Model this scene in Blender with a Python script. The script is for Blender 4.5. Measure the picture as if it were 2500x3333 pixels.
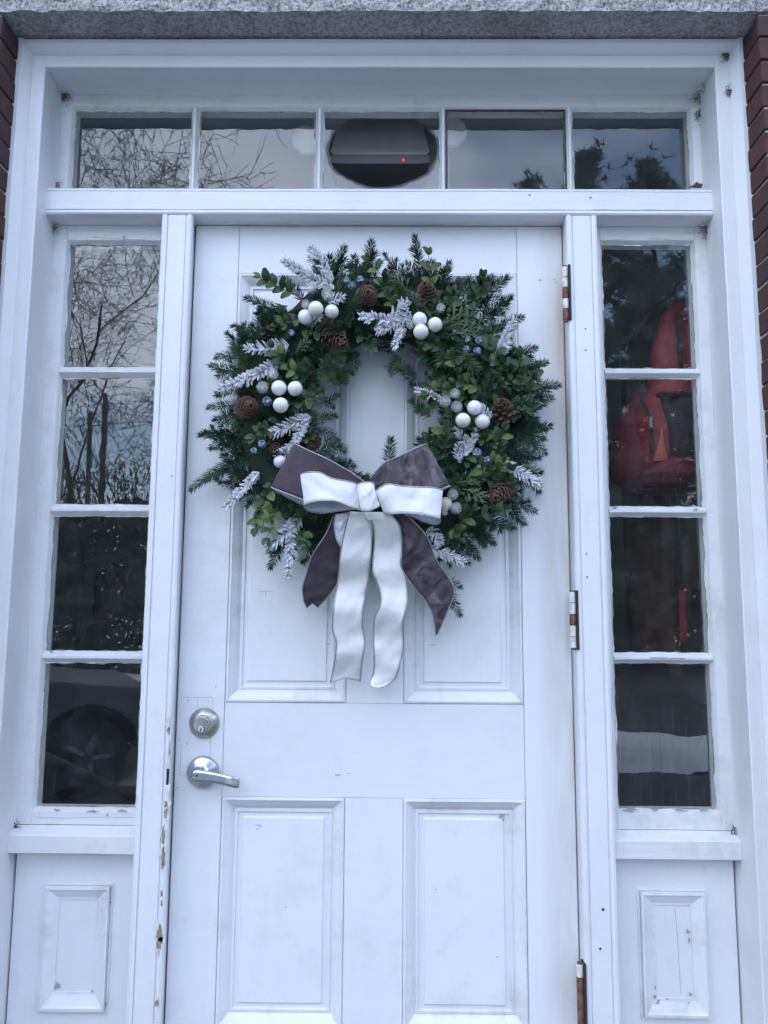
import bpy, bmesh, math, random
from mathutils import Vector, Matrix, noise, Euler
R = random.Random(7)
PI = math.pi
scene = bpy.context.scene
for o in list(bpy.data.objects): bpy.data.objects.remove(o)
col = scene.collection

# ---------------------------------------------------------------- camera
FPX, CX, CY = 2450.0, 1250.0, 1666.5
PITCH, YAW, ROLL = 0.12359433, 0.00854827, 0.00642426
CAM = Vector((0.03385627, -1.77885559, 1.25))
_f = Vector((-math.sin(YAW)*math.cos(PITCH), math.cos(YAW)*math.cos(PITCH), math.sin(PITCH)))
_r = Vector((math.cos(YAW), math.sin(YAW), 0)); _u = _r.cross(_f)
CR = _r*math.cos(ROLL)+_u*math.sin(ROLL); CU = -_r*math.sin(ROLL)+_u*math.cos(ROLL); CF = _f
cd = bpy.data.cameras.new('camera'); cam = bpy.data.objects.new('camera', cd); col.objects.link(cam)
cd.sensor_fit = 'VERTICAL'; cd.sensor_height = 24; cd.lens = 24*FPX/3333; cd.clip_end = 2000; cd.clip_start = .05
M3 = Matrix((CR, CU, -CF)).transposed(); cam.matrix_world = Matrix.Translation(CAM) @ M3.to_4x4()
scene.camera = cam
def at(x, y, Y):
    d = CF*FPX+CR*(x-CX)+CU*(CY-y)
    return CAM+d*((Y-CAM.y)/d.y)

# ---------------------------------------------------------------- sky, sun, exposure
SUN_EL, SUN_AZ = math.radians(38), math.radians(12)      # sun veiled by cloud, behind the building: the doorway is in open shade
w = bpy.data.worlds.new('World'); scene.world = w; w.use_nodes = True; w.cycles.sampling_method = 'MANUAL'; w.cycles.sample_map_resolution = 256
nt = w.node_tree; nt.nodes.clear(); N = nt.nodes.new; Lk = nt.links.new
out = N('ShaderNodeOutputWorld'); bg = N('ShaderNodeBackground'); bg.inputs['Strength'].default_value = .10
sky = N('ShaderNodeTexSky'); sky.sky_type = 'NISHITA'; sky.sun_disc = False
sky.sun_elevation = SUN_EL; sky.sun_rotation = SUN_AZ; sky.air_density = 1.0; sky.dust_density = .15; sky.ozone_density = 1.2
tc = N('ShaderNodeTexCoord'); sep = N('ShaderNodeSeparateXYZ'); Lk(tc.outputs['Generated'], sep.inputs[0])
mx = N('ShaderNodeMath'); mx.operation = 'MAXIMUM'; Lk(sep.outputs['Z'], mx.inputs[0]); mx.inputs[1].default_value = 0.0
ad = N('ShaderNodeMath'); ad.operation = 'ADD'; Lk(mx.outputs[0], ad.inputs[0]); ad.inputs[1].default_value = .22
dx = N('ShaderNodeMath'); dx.operation = 'DIVIDE'; Lk(sep.outputs['X'], dx.inputs[0]); Lk(ad.outputs[0], dx.inputs[1])
dy = N('ShaderNodeMath'); dy.operation = 'DIVIDE'; Lk(sep.outputs['Y'], dy.inputs[0]); Lk(ad.outputs[0], dy.inputs[1])
cmb = N('ShaderNodeCombineXYZ'); dxo = N('ShaderNodeMath'); dxo.operation = 'ADD'; Lk(dx.outputs[0], dxo.inputs[0]); dxo.inputs[1].default_value = 1.25; Lk(dxo.outputs[0], cmb.inputs[0]); Lk(dy.outputs[0], cmb.inputs[1]); cmb.inputs[2].default_value = 16*1.37
nz = N('ShaderNodeTexNoise'); nz.inputs['Scale'].default_value = .55; nz.inputs['Detail'].default_value = 5; nz.inputs['Roughness'].default_value = .55
Lk(cmb.outputs[0], nz.inputs['Vector'])
rp = N('ShaderNodeValToRGB'); rp.color_ramp.elements[0].position = .47; rp.color_ramp.elements[1].position = .60; Lk(nz.outputs['Fac'], rp.inputs[0])
rp2 = N('ShaderNodeValToRGB'); rp2.color_ramp.elements[0].color = (8.0, 8.8, 10.4, 1); rp2.color_ramp.elements[1].color = (5.2, 5.9, 7.3, 1)
rp2.color_ramp.elements[0].position = .50; rp2.color_ramp.elements[1].position = .72; Lk(nz.outputs['Fac'], rp2.inputs[0])
mixw = N('ShaderNodeMix'); mixw.data_type = 'RGBA'; Lk(rp.outputs[0], mixw.inputs[0]); Lk(sky.outputs[0], mixw.inputs[6]); Lk(rp2.outputs[0], mixw.inputs[7])
Lk(mixw.outputs[2], bg.inputs[0]); Lk(bg.outputs[0], out.inputs[0])
sl = bpy.data.lights.new('sun', 'SUN'); sun = bpy.data.objects.new('sun', sl); col.objects.link(sun)
sl.energy = .8; sl.angle = math.radians(30); sl.color = (1, .97, .92)
_d = Vector((math.sin(SUN_AZ)*math.cos(SUN_EL), math.cos(SUN_AZ)*math.cos(SUN_EL), math.sin(SUN_EL)))
sun.rotation_euler = _d.to_track_quat('Z', 'Y').to_euler(); sun.location = (0, -20, 30)
vs = scene.view_settings; scene.display_settings.display_device = 'sRGB'
vs.view_transform = 'Standard'; vs.look = 'None'; vs.exposure = 2.45; vs.gamma = 1; vs.use_curve_mapping = False
scene.render.engine = 'CYCLES'
scene.cycles.max_bounces = 5; scene.cycles.diffuse_bounces = 3; scene.cycles.glossy_bounces = 3; scene.cycles.transparent_max_bounces = 10; scene.cycles.caustics_reflective = False; scene.cycles.caustics_refractive = False
scene.render.resolution_x = 768; scene.render.resolution_y = 1024

# ---------------------------------------------------------------- materials
MATS = {}
def newmat(name):
    m = bpy.data.materials.new(name); m.use_nodes = True; MATS[name] = m
    t = m.node_tree; b = t.nodes['Principled BSDF']
    return m, t, b
def setp(b, **k):
    for a, v in k.items():
        n = a.replace('_', ' ').title().replace('Ior', 'IOR')
        if n in b.inputs: b.inputs[n].default_value = v
def noise_node(t, scale, detail=4, rough=.5, coord='Object', stretch=(1, 1, 1)):
    c = t.nodes.new('ShaderNodeTexCoord'); mp = t.nodes.new('ShaderNodeMapping'); mp.inputs['Scale'].default_value = stretch
    t.links.new(c.outputs[coord], mp.inputs[0])
    n = t.nodes.new('ShaderNodeTexNoise'); n.inputs['Scale'].default_value = scale; n.inputs['Detail'].default_value = detail; n.inputs['Roughness'].default_value = rough
    t.links.new(mp.outputs[0], n.inputs['Vector']); return n
def ramp(t, src, stops):
    r = t.nodes.new('ShaderNodeValToRGB'); e = r.color_ramp.elements
    while len(e) < len(stops): e.new(.5)
    for i, (p, c) in enumerate(stops):
        e[i].position = p; e[i].color = (c[0], c[1], c[2], 1) if hasattr(c, '__len__') else (c, c, c, 1)
    t.links.new(src, r.inputs[0]); return r
def mixc(t, fac, a, b, mode='MIX'):
    m = t.nodes.new('ShaderNodeMix'); m.data_type = 'RGBA'; m.blend_type = mode
    for i, v in ((0, fac), (6, a), (7, b)):
        if hasattr(v, 'links'): t.links.new(v, m.inputs[i])
        elif i == 0: m.inputs[0].default_value = v
        else: m.inputs[i].default_value = (v[0], v[1], v[2], 1)
    return m.outputs[2]
def bump(t, b, src, strength, dist, prev=None):
    n = t.nodes.new('ShaderNodeBump'); n.inputs['Strength'].default_value = strength; n.inputs['Distance'].default_value = dist
    t.links.new(src, n.inputs['Height'])
    if prev: t.links.new(prev.outputs[0], n.inputs['Normal'])
    t.links.new(n.outputs[0], b.inputs['Normal']); return n
def paint(name, base, dirt, dirtcol, spots, stretch, bs=.26):
    m, t, b = newmat(name); setp(b, roughness=.46)
    n1 = noise_node(t, 3.0, 2); r1 = ramp(t, n1.outputs[0], [(.3, [c*.95 for c in base]), (.7, base)])
    n2 = noise_node(t, 7, 5, .75); r2 = ramp(t, n2.outputs[0], [(.50, 0), (.78, dirt)])
    c = mixc(t, r2.outputs[0], r1.outputs[0], dirtcol)
    n3 = noise_node(t, 60, 1, .5); r3 = ramp(t, n3.outputs[0], [(.83, 0), (.85, spots)])
    c = mixc(t, r3.outputs[0], c, (.22, .19, .16))
    t.links.new(c, b.inputs['Base Color'])
    n4 = noise_node(t, 14, 3, .6, stretch=stretch); p = bump(t, b, n4.outputs[0], bs, .004)
    n5 = noise_node(t, 160, 1, .6); bump(t, b, n5.outputs[0], .10, .001, p)
    return m
W = (.755, .775, .81)
paint('white_paint_vertical', W, .30, (.56, .55, .52), .5, (6, 6, .5))
paint('white_paint_horizontal', W, .30, (.56, .55, .52), .5, (.5, 6, 6))
paint('white_paint_old', (.72, .735, .755), .6, (.42, .39, .34), .85, (6, 6, .6))
paint('white_paint_old_horizontal', (.72, .735, .755), .6, (.42, .39, .34), .85, (.6, 6, 6))
paint('door_paint', (.765, .790, .825), .42, (.54, .53, .51), .45, (5, 5, .5), .18)
paint('moulding_paint', (.745, .768, .805), .7, (.44, .42, .40), .7, (4, 4, 1.5), .2)
paint('door_paint_horizontal', (.755, .780, .82), .28, (.60, .57, .52), .45, (.5, 5, 5), .10)
m, t, b = newmat('hinge_side_paint')       # right stile: rust and grime run down beside the hinges
setp(b, roughness=.46); n1 = noise_node(t, 4, 6, .6, stretch=(3, 3, .5)); c1 = t.nodes.new('ShaderNodeTexCoord'); s1 = t.nodes.new('ShaderNodeSeparateXYZ'); t.links.new(c1.outputs['Object'], s1.inputs[0])
mr = t.nodes.new('ShaderNodeMapRange'); t.links.new(s1.outputs[0], mr.inputs[0]); mr.inputs[1].default_value = .375; mr.inputs[2].default_value = .458
mm = t.nodes.new('ShaderNodeMath'); mm.operation = 'MULTIPLY'; rr = ramp(t, n1.outputs[0], [(.34, 0), (.70, .95)]); t.links.new(mr.outputs[0], mm.inputs[0]); t.links.new(rr.outputs[0], mm.inputs[1])
t.links.new(mixc(t, mm.outputs[0], (.755, .780, .82), (.46, .34, .25)), b.inputs['Base Color']); n4 = noise_node(t, 14, 5, .6, stretch=(5, 5, .5)); bump(t, b, n4.outputs[0], .2, .004)
def simple(name, c, rough=.5, metal=0, nscale=0, var=.25, bs=0, bd=.002, **k):
    m, t, b = newmat(name); setp(b, roughness=rough, metallic=metal, **k)
    if nscale:
        n = noise_node(t, nscale, 6, .6); r = ramp(t, n.outputs[0], [(.3, [x*(1-var) for x in c]), (.7, [min(1, x*(1+var)) for x in c])])
        t.links.new(r.outputs[0], b.inputs['Base Color'])
        if bs: bump(t, b, n.outputs[0], bs, bd)
    else: b.inputs['Base Color'].default_value = (c[0], c[1], c[2], 1)
    return m
simple('bare_wood', (.27, .23, .20), .8, 0, 40, .3)
simple('old_red_paint', (.085, .045, .042), .7, 0, 60, .4)
simple('rubber_black', (.02, .02, .022), .7)
simple('putty', (.68, .69, .67), .7, 0, 50, .2, .3)
simple('putty_green', (.20, .24, .20), .7, 0, 70, .4)
simple('gap_shade', (.03, .028, .03), .9)
simple('rust', (.20, .095, .06), .75, .2, 90, .55, .5, .001)
simple('hinge_paint', (.68, .66, .65), .6, 0, 60, .3, .4, .001)
simple('nickel', (.46, .455, .44), .34, 1, 120, .08)
simple('satin_chrome', (.55, .57, .60), .27, 1, 120, .06)
simple('bright_steel', (.75, .76, .78), .2, 1)
simple('key_black', (.008, .008, .009), .5)
simple('mortar', (.46, .41, .35), .9, 0, 45, .3, .6, .003)
simple('caulk', (.52, .52, .50), .7, 0, 60, .25, .4, .002)
m, t, b = newmat('brick'); setp(b, roughness=.85)
oi = t.nodes.new('ShaderNodeObjectInfo'); ro = ramp(t, oi.outputs['Random'], [(0, (.058, .027, .028)), (.5, (.085, .032, .029)), (1, (.052, .029, .034))])
n = noise_node(t, 30, 7, .65); rn = ramp(t, n.outputs[0], [(.3, .6), (.75, 1.2)]); t.links.new(mixc(t, 1, ro.outputs[0], rn.outputs[0], 'MULTIPLY'), b.inputs['Base Color']); bump(t, b, n.outputs[0], .5, .004)
m, t, b = newmat('brick_far'); setp(b, roughness=.85)
c = t.nodes.new('ShaderNodeTexCoord'); mp = t.nodes.new('ShaderNodeMapping'); mp.inputs['Rotation'].default_value = (PI/2, 0, 0); t.links.new(c.outputs['Object'], mp.inputs[0])
bt = t.nodes.new('ShaderNodeTexBrick'); t.links.new(mp.outputs[0], bt.inputs[0]); bt.inputs['Scale'].default_value = 1; bt.inputs['Brick Width'].default_value = .205; bt.inputs['Row Height'].default_value = .057; bt.inputs['Mortar Size'].default_value = .004
bt.inputs['Color1'].default_value = (.17, .055, .045, 1); bt.inputs['Color2'].default_value = (.12, .045, .045, 1); bt.inputs['Mortar'].default_value = (.42, .37, .32, 1); t.links.new(bt.outputs[0], b.inputs['Base Color'])
m, t, b = newmat('granite'); setp(b, roughness=.8)
n1 = noise_node(t, 150, 3, .7); n2 = noise_node(t, 9, 4); r1 = ramp(t, n1.outputs[0], [(.36, (.13, .13, .14)), (.48, (.36, .35, .34)), (.62, (.58, .57, .55))]); r2 = ramp(t, n2.outputs[0], [(.3, .75), (.7, 1.05)])
t.links.new(mixc(t, 1, r1.outputs[0], r2.outputs[0], 'MULTIPLY'), b.inputs['Base Color']); bump(t, b, n1.outputs[0], .7, .004)
m, t, b = newmat('granite_weathered'); setp(b, roughness=.85)
n1 = noise_node(t, 110, 3, .7); n2 = noise_node(t, 6, 6, .6); r1 = ramp(t, n1.outputs[0], [(.36, (.22, .215, .21)), (.6, (.46, .445, .43))]); r2 = ramp(t, n2.outputs[0], [(.3, .62), (.65, 1.05)])
t.links.new(mixc(t, 1, r1.outputs[0], r2.outputs[0], 'MULTIPLY'), b.inputs['Base Color']); bump(t, b, n1.outputs[0], .6, .003)
def glass(name, ior, haze, wav):
    m, t, b = newmat(name); t.nodes.remove(b); o = t.nodes['Material Output']
    tr = t.nodes.new('ShaderNodeBsdfTransparent'); tr.inputs[0].default_value = (.93, .96, .94, 1)
    gl = t.nodes.new('ShaderNodeBsdfGlossy'); gl.inputs['Roughness'].default_value = .004
    fr = t.nodes.new('ShaderNodeFresnel'); fr.inputs['IOR'].default_value = ior
    ge = t.nodes.new('ShaderNodeNewGeometry'); mf = t.nodes.new('ShaderNodeMix'); t.links.new(ge.outputs['Backfacing'], mf.inputs[0]); t.links.new(fr.outputs[0], mf.inputs[2]); mf.inputs[3].default_value = .08
    n = noise_node(t, 9, 2, .5); bp = t.nodes.new('ShaderNodeBump'); bp.inputs['Strength'].default_value = wav; bp.inputs['Distance'].default_value = .004; t.links.new(n.outputs[0], bp.inputs['Height']); t.links.new(bp.outputs[0], gl.inputs['Normal'])
    ms = t.nodes.new('ShaderNodeMixShader'); t.links.new(mf.outputs[0], ms.inputs[0]); t.links.new(tr.outputs[0], ms.inputs[1]); t.links.new(gl.outputs[0], ms.inputs[2])
    df = t.nodes.new('ShaderNodeBsdfDiffuse'); df.inputs[0].default_value = (.7, .72, .75, 1); n2 = noise_node(t, 14, 8, .75); r2 = ramp(t, n2.outputs[0], [(.45, haze*.25), (.75, haze)])
    m2 = t.nodes.new('ShaderNodeMixShader'); t.links.new(r2.outputs[0], m2.inputs[0]); t.links.new(ms.outputs[0], m2.inputs[1]); t.links.new(df.outputs[0], m2.inputs[2]); t.links.new(m2.outputs[0], o.inputs[0])
    return m
glass('window_glass', 2.05, .05, .022)
glass('oval_rim_glass', 1.45, .05, .10)
glass('clear_ball', 4.2, .10, 1.0)
m, t, b = newmat('glass_back'); t.nodes.remove(b); tr = t.nodes.new('ShaderNodeBsdfTransparent'); tr.inputs[0].default_value = (.97, .98, .97, 1); t.links.new(tr.outputs[0], t.nodes['Material Output'].inputs[0])
def leafy(name, c, c2, rough=.45, spec=.4):
    m, t, b = newmat(name); setp(b, roughness=rough); b.inputs['Specular IOR Level'].default_value = spec
    oi = t.nodes.new('ShaderNodeObjectInfo'); r = ramp(t, oi.outputs['Random'], [(0, c), (1, c2)])
    n = noise_node(t, 60, 3); rn = ramp(t, n.outputs[0], [(.3, .75), (.7, 1.25)])
    t.links.new(mixc(t, 1, r.outputs[0], rn.outputs[0], 'MULTIPLY'), b.inputs['Base Color'])
    return m
leafy('fir_needle', (.022, .056, .038), (.042, .085, .050))
leafy('fir_needle_light', (.075, .125, .05), (.06, .12, .06))
leafy('twig', (.10, .085, .045), (.13, .10, .06), .7)
leafy('boxwood_dark', (.019, .046, .019), (.038, .074, .026), .42, .3)
leafy('boxwood_light', (.052, .100, .026), (.090, .140, .040), .42, .3)
leafy('cedar', (.11, .16, .09), (.15, .19, .12), .6)
leafy('cedar_bud', (.42, .40, .10), (.36, .38, .12), .6)
simple('frost', (.60, .61, .65), .85, 0, 140, .30, .6, .002)
simple('frost_stem', (.16, .17, .16), .8)
simple('wreath_core', (.012, .022, .014), .9)
simple('cone_scale', (.055, .026, .020), .6, 0, 80, .4)
simple('cone_tip', (.15, .088, .064), .6, 0, 90, .3)
for nme, cc in (('pearl_white', (.74, .75, .80)), ('pearl_cream', (.74, .74, .66)), ('pearl_warm', (.74, .71, .68))):
    m = simple(nme, cc, .28, 0, 45, .05); m.node_tree.nodes['Principled BSDF'].inputs['Coat Weight'].default_value = .35; m.node_tree.nodes['Principled BSDF'].inputs['Coat Roughness'].default_value = .15
m, t, b = newmat('iridescent'); setp(b, roughness=.12, metallic=1)
n = noise_node(t, 1.6, 3, .6, 'Object'); r = ramp(t, n.outputs[0], [(.34, (.05, .08, .12)), (.45, (.22, .38, .42)), (.55, (.17, .15, .34)), (.64, (.60, .62, .66))]); t.links.new(r.outputs[0], b.inputs['Base Color']); bump(t, b, n.outputs[0], .5, .1)  # colour noise paints in the iridescent sheen and silvery reflections
def velvet(name, lo, hi, sc, bs, dis=0.):
    m, t, b = newmat(name); setp(b, roughness=.9); b.inputs['Sheen Weight'].default_value = .4; b.inputs['Sheen Roughness'].default_value = .35; b.inputs['Sheen Tint'].default_value = (.75, .68, .72, 1); b.inputs['Specular IOR Level'].default_value = .1
    n = noise_node(t, sc, 4, .55, stretch=(1, 1, 1)); n.inputs['Distortion'].default_value = dis; r = ramp(t, n.outputs[0], [(.36, lo), (.56, [(a+c)/2 for a, c in zip(lo, hi)]), (.72, hi)]); t.links.new(r.outputs[0], b.inputs['Base Color']); bump(t, b, n.outputs[0], bs, .006)
velvet('velvet_plain', (.066, .052, .062), (.092, .075, .088), 30, .3, .5)
velvet('velvet_crushed', (.060, .049, .059), (.20, .175, .195), 17, 1.0, 2.2)  # crushed nap, with highlights painted into the paler tone
m, t, b = newmat('white_ribbon_fabric'); setp(b, roughness=.55); b.inputs['Sheen Weight'].default_value = .2
n = noise_node(t, 22, 3); r = ramp(t, n.outputs[0], [(.3, (.76, .77, .79)), (.7, (.86, .86, .86))]); t.links.new(r.outputs[0], b.inputs['Base Color']); p_ = bump(t, b, n.outputs[0], .55, .008); n_w = noise_node(t, 900, 1); bump(t, b, n_w.outputs[0], .25, .0006, p_)
simple('ribbon_lining', (.55, .58, .66), .3, .3, 30, .15, .3, .003)
simple('silver_piping', (.42, .44, .47), .45, .7, 420, .6, .6, .001)
simple('interior_paint', (.42, .44, .46), .8, 0, 3, .1)
simple('interior_floor_lino', (.10, .09, .085), .5, 0, 8, .2)
simple('wainscot', (.15, .17, .17), .6, 0, 30, .15)
simple('wainscot_gap', (.42, .42, .40), .7)
simple('red_nylon', (.30, .028, .042), .65, 0, 40, .25, .4, .006)
simple('maroon_nylon', (.13, .012, .022), .7, 0, 30, .3, .5, .008)
simple('pink_nylon', (.42, .085, .09), .7, 0, 40, .1)
simple('dark_mesh', (.035, .018, .028), .8, 0, 200, .5, .5, .002)
simple('black_web', (.012, .012, .015), .7, 0, 80, .2)
simple('coat_maroon', (.055, .018, .018), .9, 0, 12, .4, .6, .01)
simple('coat_olive', (.075, .065, .045), .9, 0, 12, .3, .6, .01)
simple('coat_black', (.018, .019, .024), .9, 0, 12, .3, .6, .01)
simple('strap_red', (.30, .02, .025), .6)
simple('unit_grey', (.55, .54, .53), .5, 0, 20, .08)
simple('unit_dark', (.17, .165, .17), .5)
simple('lamp_white', (.80, .80, .80), .4)
m, t, b = newmat('led_red'); b.inputs['Base Color'].default_value = (.8, .02, .02, 1); b.inputs['Emission Color'].default_value = (1, .03, .03, 1); b.inputs['Emission Strength'].default_value = .35
simple('extinguisher_red', (.35, .02, .025), .35)
simple('label_white', (.7, .7, .68), .5)
simple('asphalt', (.05, .05, .052), .85, 0, 20, .3, .5, .01)
simple('snow', (.86, .88, .90), .7, 0, 3, .05, .5, .05)
simple('step_granite', (.20, .195, .19), .85, 0, 60, .3, .4, .003)
simple('black_iron', (.02, .02, .022), .45)
simple('truck_paint', (.20, .21, .22), .35, .3)
simple('truck_glass', (.02, .025, .03), .08)
simple('tyre', (.025, .025, .026), .85)
simple('alloy', (.22, .225, .23), .45, .8)
simple('lamp_lens', (.6, .62, .65), .1)
simple('bark', (.075, .06, .05), .9, 0, 20, .3)
simple('far_twigs', (.075, .06, .05), .9)
simple('pine_green', (.028, .055, .030), .7, 0, 1.5, .35)
simple('cobweb_dust', (.10, .075, .06), .95, 0, 90, .4)
simple('leaf_brown', (.10, .05, .035), .8)
simple('nail_dark', (.06, .045, .04), .8)
simple('seam_grey', (.30, .30, .31), .8)
simple('scuff_grey', (.36, .34, .33), .8)
for mm_ in ('white_ribbon_fabric',): pass

# ---------------------------------------------------------------- helpers
class MB:
    def __init__(s): s.v, s.f, s.m, s.mats = [], [], [], []
    def slot(s, mat):
        if mat not in s.mats: s.mats.append(mat)
        return s.mats.index(mat)
    def add(s, vs, fs, mat=None):
        o = len(s.v); s.v += [Vector(x) for x in vs]; k = s.slot(mat) if mat else 0
        for f in fs: s.f.append([i+o for i in f]); s.m.append(k)
    def tube(s, pts, rad, n=6, mat=None, cap=True):
        pts = [Vector(p) for p in pts]; vs = []; fs = []
        prev = None
        for i, p in enumerate(pts):
            d = (pts[min(i+1, len(pts)-1)]-pts[max(i-1, 0)])
            if d.length < 1e-9: d = Vector((0, 0, 1))
            d.normalize()
            if prev is None: a = d.orthogonal().normalized()
            else:
                a = prev-d*prev.dot(d)
                a = a.normalized() if a.length > 1e-6 else d.orthogonal().normalized()
            prev = a; bb = d.cross(a); r = rad[i] if hasattr(rad, '__len__') else rad
            for k in range(n): vs.append(p+(a*math.cos(2*PI*k/n)+bb*math.sin(2*PI*k/n))*r)
        for i in range(len(pts)-1):
            for k in range(n): fs.append([i*n+k, i*n+(k+1) % n, (i+1)*n+(k+1) % n, (i+1)*n+k])
        if cap: fs += [list(range(n))[::-1], [(len(pts)-1)*n+k for k in range(n)]]
        s.add(vs, fs, mat)
    def lathe(s, prof, origin, axis=Vector((0, -1, 0)), n=32, mat=None):
        a = Vector(axis).normalized(); u = a.orthogonal().normalized(); v = a.cross(u); vs = []; fs = []
        for r, h in prof:
            for k in range(n): vs.append(Vector(origin)+a*h+(u*math.cos(2*PI*k/n)+v*math.sin(2*PI*k/n))*r)
        for i in range(len(prof)-1):
            for k in range(n): fs.append([i*n+k, i*n+(k+1) % n, (i+1)*n+(k+1) % n, (i+1)*n+k])
        fs.append([(len(prof)-1)*n+k for k in range(n)]); fs.append(list(range(n))[::-1])
        s.add(vs, fs, mat)
    def mesh(s, name, mat=None):
        me = bpy.data.meshes.new(name); me.from_pydata([tuple(v) for v in s.v], [], s.f)
        if s.mats:
            for q in s.mats: me.materials.append(MATS[q])
            me.polygons.foreach_set('material_index', s.m)
        elif mat: me.materials.append(MATS[mat])
        me.update(); return me
    def build(s, name, mat=None, parent=None, smooth=False):
        me = s.mesh(name, mat)
        if smooth: me.polygons.foreach_set('use_smooth', [True]*len(me.polygons))
        return link(name, me, parent)
def link(name, data, parent=None, loc=None):
    o = bpy.data.objects.new(name, data); col.objects.link(o)
    if parent: o.parent = parent
    if loc is not None: o.location = loc
    return o
def tag(o, label, cat=None, group=None, kind=None):
    o['label'] = label
    if cat: o['category'] = cat
    if group: o['group'] = group
    if kind: o['kind'] = kind
    return o
def structure(o): o['kind'] = 'structure'; return o
def thing(name, label, cat, group=None): return tag(link(name, None), label, cat, group)
def fix_normals(me):
    b = bmesh.new(); b.from_mesh(me); bmesh.ops.recalc_face_normals(b, faces=b.faces); b.to_mesh(me); b.free()
def prism(mb, prof, axis, a0, a1, wob=0., seg=.09, seed=0., mat=None):
    """closed profile swept straight along axis 'x' or 'z'; prof = [(other, Y)]; slight hand-made waviness"""
    n = max(1, int(abs(a1-a0)/seg)) if wob else 1
    vs = []; fs = []; k = len(prof)
    for i in range(n+1):
        a = a0+(a1-a0)*i/n
        for j, (q, Y) in enumerate(prof):
            h = seed+q*31.7
            dq = wob*noise.noise((a*5, h, 1.3)); dy = wob*noise.noise((a*5, h, 7.7))
            vs.append((a, Y+dy, q+dq) if axis == 'x' else (q+dq, Y+dy, a))
    for i in range(n):
        for j in range(k): fs.append([i*k+j, i*k+(j+1) % k, (i+1)*k+(j+1) % k, (i+1)*k+j])
    fs += [list(range(k)), [n*k+j for j in range(k)][::-1]]
    mb.add(vs, fs, mat)
def bar(name, x0, x1, y0, y1, z0, z1, mat, parent, ch=.0015, wob=.0005, axis=None):
    axis = axis or ('z' if z1-z0 > x1-x0 else 'x')
    a, b = (x0, x1) if axis == 'z' else (z0, z1)
    prof = [(a, y1), (a, y0+ch), (a+ch, y0), (b-ch, y0), (b, y0+ch), (b, y1)]
    mb = MB(); prism(mb, prof, axis, *((z0, z1) if axis == 'z' else (x0, x1)), wob=wob, seed=R.random()*50)
    me = mb.mesh(name, mat); fix_normals(me); return link(name, me, parent)
def pbar(name, prof, axis, a0, a1, mat, parent, wob=.0005):
    mb = MB(); prism(mb, prof, axis, a0, a1, wob=wob, seed=R.random()*50); me = mb.mesh(name, mat); fix_normals(me); return link(name, me, parent)
def box(name, x0, x1, y0, y1, z0, z1, mat, parent=None, bev=0):
    b = bmesh.new(); bmesh.ops.create_cube(b, size=1)
    for v in b.verts: v.co = Vector(((x0+x1)/2+v.co.x*(x1-x0), (y0+y1)/2+v.co.y*(y1-y0), (z0+z1)/2+v.co.z*(z1-z0)))
    if bev: bmesh.ops.bevel(b, geom=b.edges[:]+b.verts[:], offset=bev, segments=2, affect='EDGES')
    me = bpy.data.meshes.new(name); b.to_mesh(me); b.free(); me.materials.append(MATS[mat]); return link(name, me, parent)
def rings(mb, x0, x1, z0, z1, prof, fill=False, bottom=1.0, mat=None):
    vs = []; fs = []
    for s, Y in prof: vs += [(x0+s, Y, z0+s*bottom), (x1-s, Y, z0+s*bottom), (x1-s, Y, z1-s), (x0+s, Y, z1-s)]
    for i in range(len(prof)-1):
        for k in range(4): fs.append([i*4+k, i*4+(k+1) % 4, i*4+4+(k+1) % 4, i*4+4+k])
    if fill: q = (len(prof)-1)*4; fs.append([q, q+1, q+2, q+3])
    mb.add(vs, fs, mat)
def blob_patch(mb, cx, cz, rx, rz, yf, seed, n=14, rag=.45, mat=None):
    vs = [(cx, yf(cx, cz), cz)]
    for k in range(n):
        a = 2*PI*k/n; q = 1+rag*noise.noise((math.cos(a)*1.7+seed*9.1, math.sin(a)*1.7, seed*3.3))*1.6
        x = cx+rx*q*math.cos(a); z = cz+rz*q*math.sin(a); vs.append((x, yf(x, z), z))
    mb.add(vs, [[0, 1+k, 1+(k+1) % n] for k in range(n)], mat)

# ---------------------------------------------------------------- setting: ground, steps, snow
g = MB(); g.add([(-400, -600, -.6), (400, -600, -.6), (400, 200, -.6), (-400, 200, -.6)], [[0, 1, 2, 3]]); structure(g.build('ground', 'asphalt'))
st = thing('front_steps', 'pale granite steps leading down from the white door', 'steps')
box('landing', -1.5, 1.5, -.75, -.205, -.6, .04, 'step_granite', st, .008)
for i in range(3): box('tread', -1.5, 1.5, -.75-.3*(i+1), -.75-.3*i-.001, -.6, .04-.16*(i+1), 'step_granite', st, .008)
def snow_sheet(name, x0, x1, y0, y1, h, label, seed, nx=60, ny=20):
    mb = MB(); vs = []; fs = []
    for j in range(ny+1):
        for i in range(nx+1):
            u, v = i/nx, j/ny; x = x0+(x1-x0)*u; y = y0+(y1-y0)*v
            e = min(u*8, (1-u)*8, v*3.5, (1-v)*3.5, 1); e = max(0, min(1, e+(noise.noise((x*.9, y*.9, seed))*.9+noise.noise((x*2.6, y*2.6, seed))*.45)*(1-e))); e = e*e*(3-2*min(1, e)) if e < 1 else 1
            z = -.63+h*e*(.75+.5*noise.noise((x*.35, y*.5, seed)))+.05*noise.noise((x*2.2, y*2.2, seed+4))*e
            vs.append((x, y, z))
    for j in range(ny):
        for i in range(nx): a = j*(nx+1)+i; fs.append([a, a+1, a+nx+2, a+nx+1])
    mb.add(vs, fs); return tag(mb.build(name, 'snow', None, True), label, 'snow', None, 'stuff')
snow_sheet('snow_bank', -.5, 14, -8.7, -7.0, .42, 'low ploughed snow bank reflected in the lower right sidelight', 1.2, 110, 40)
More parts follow.
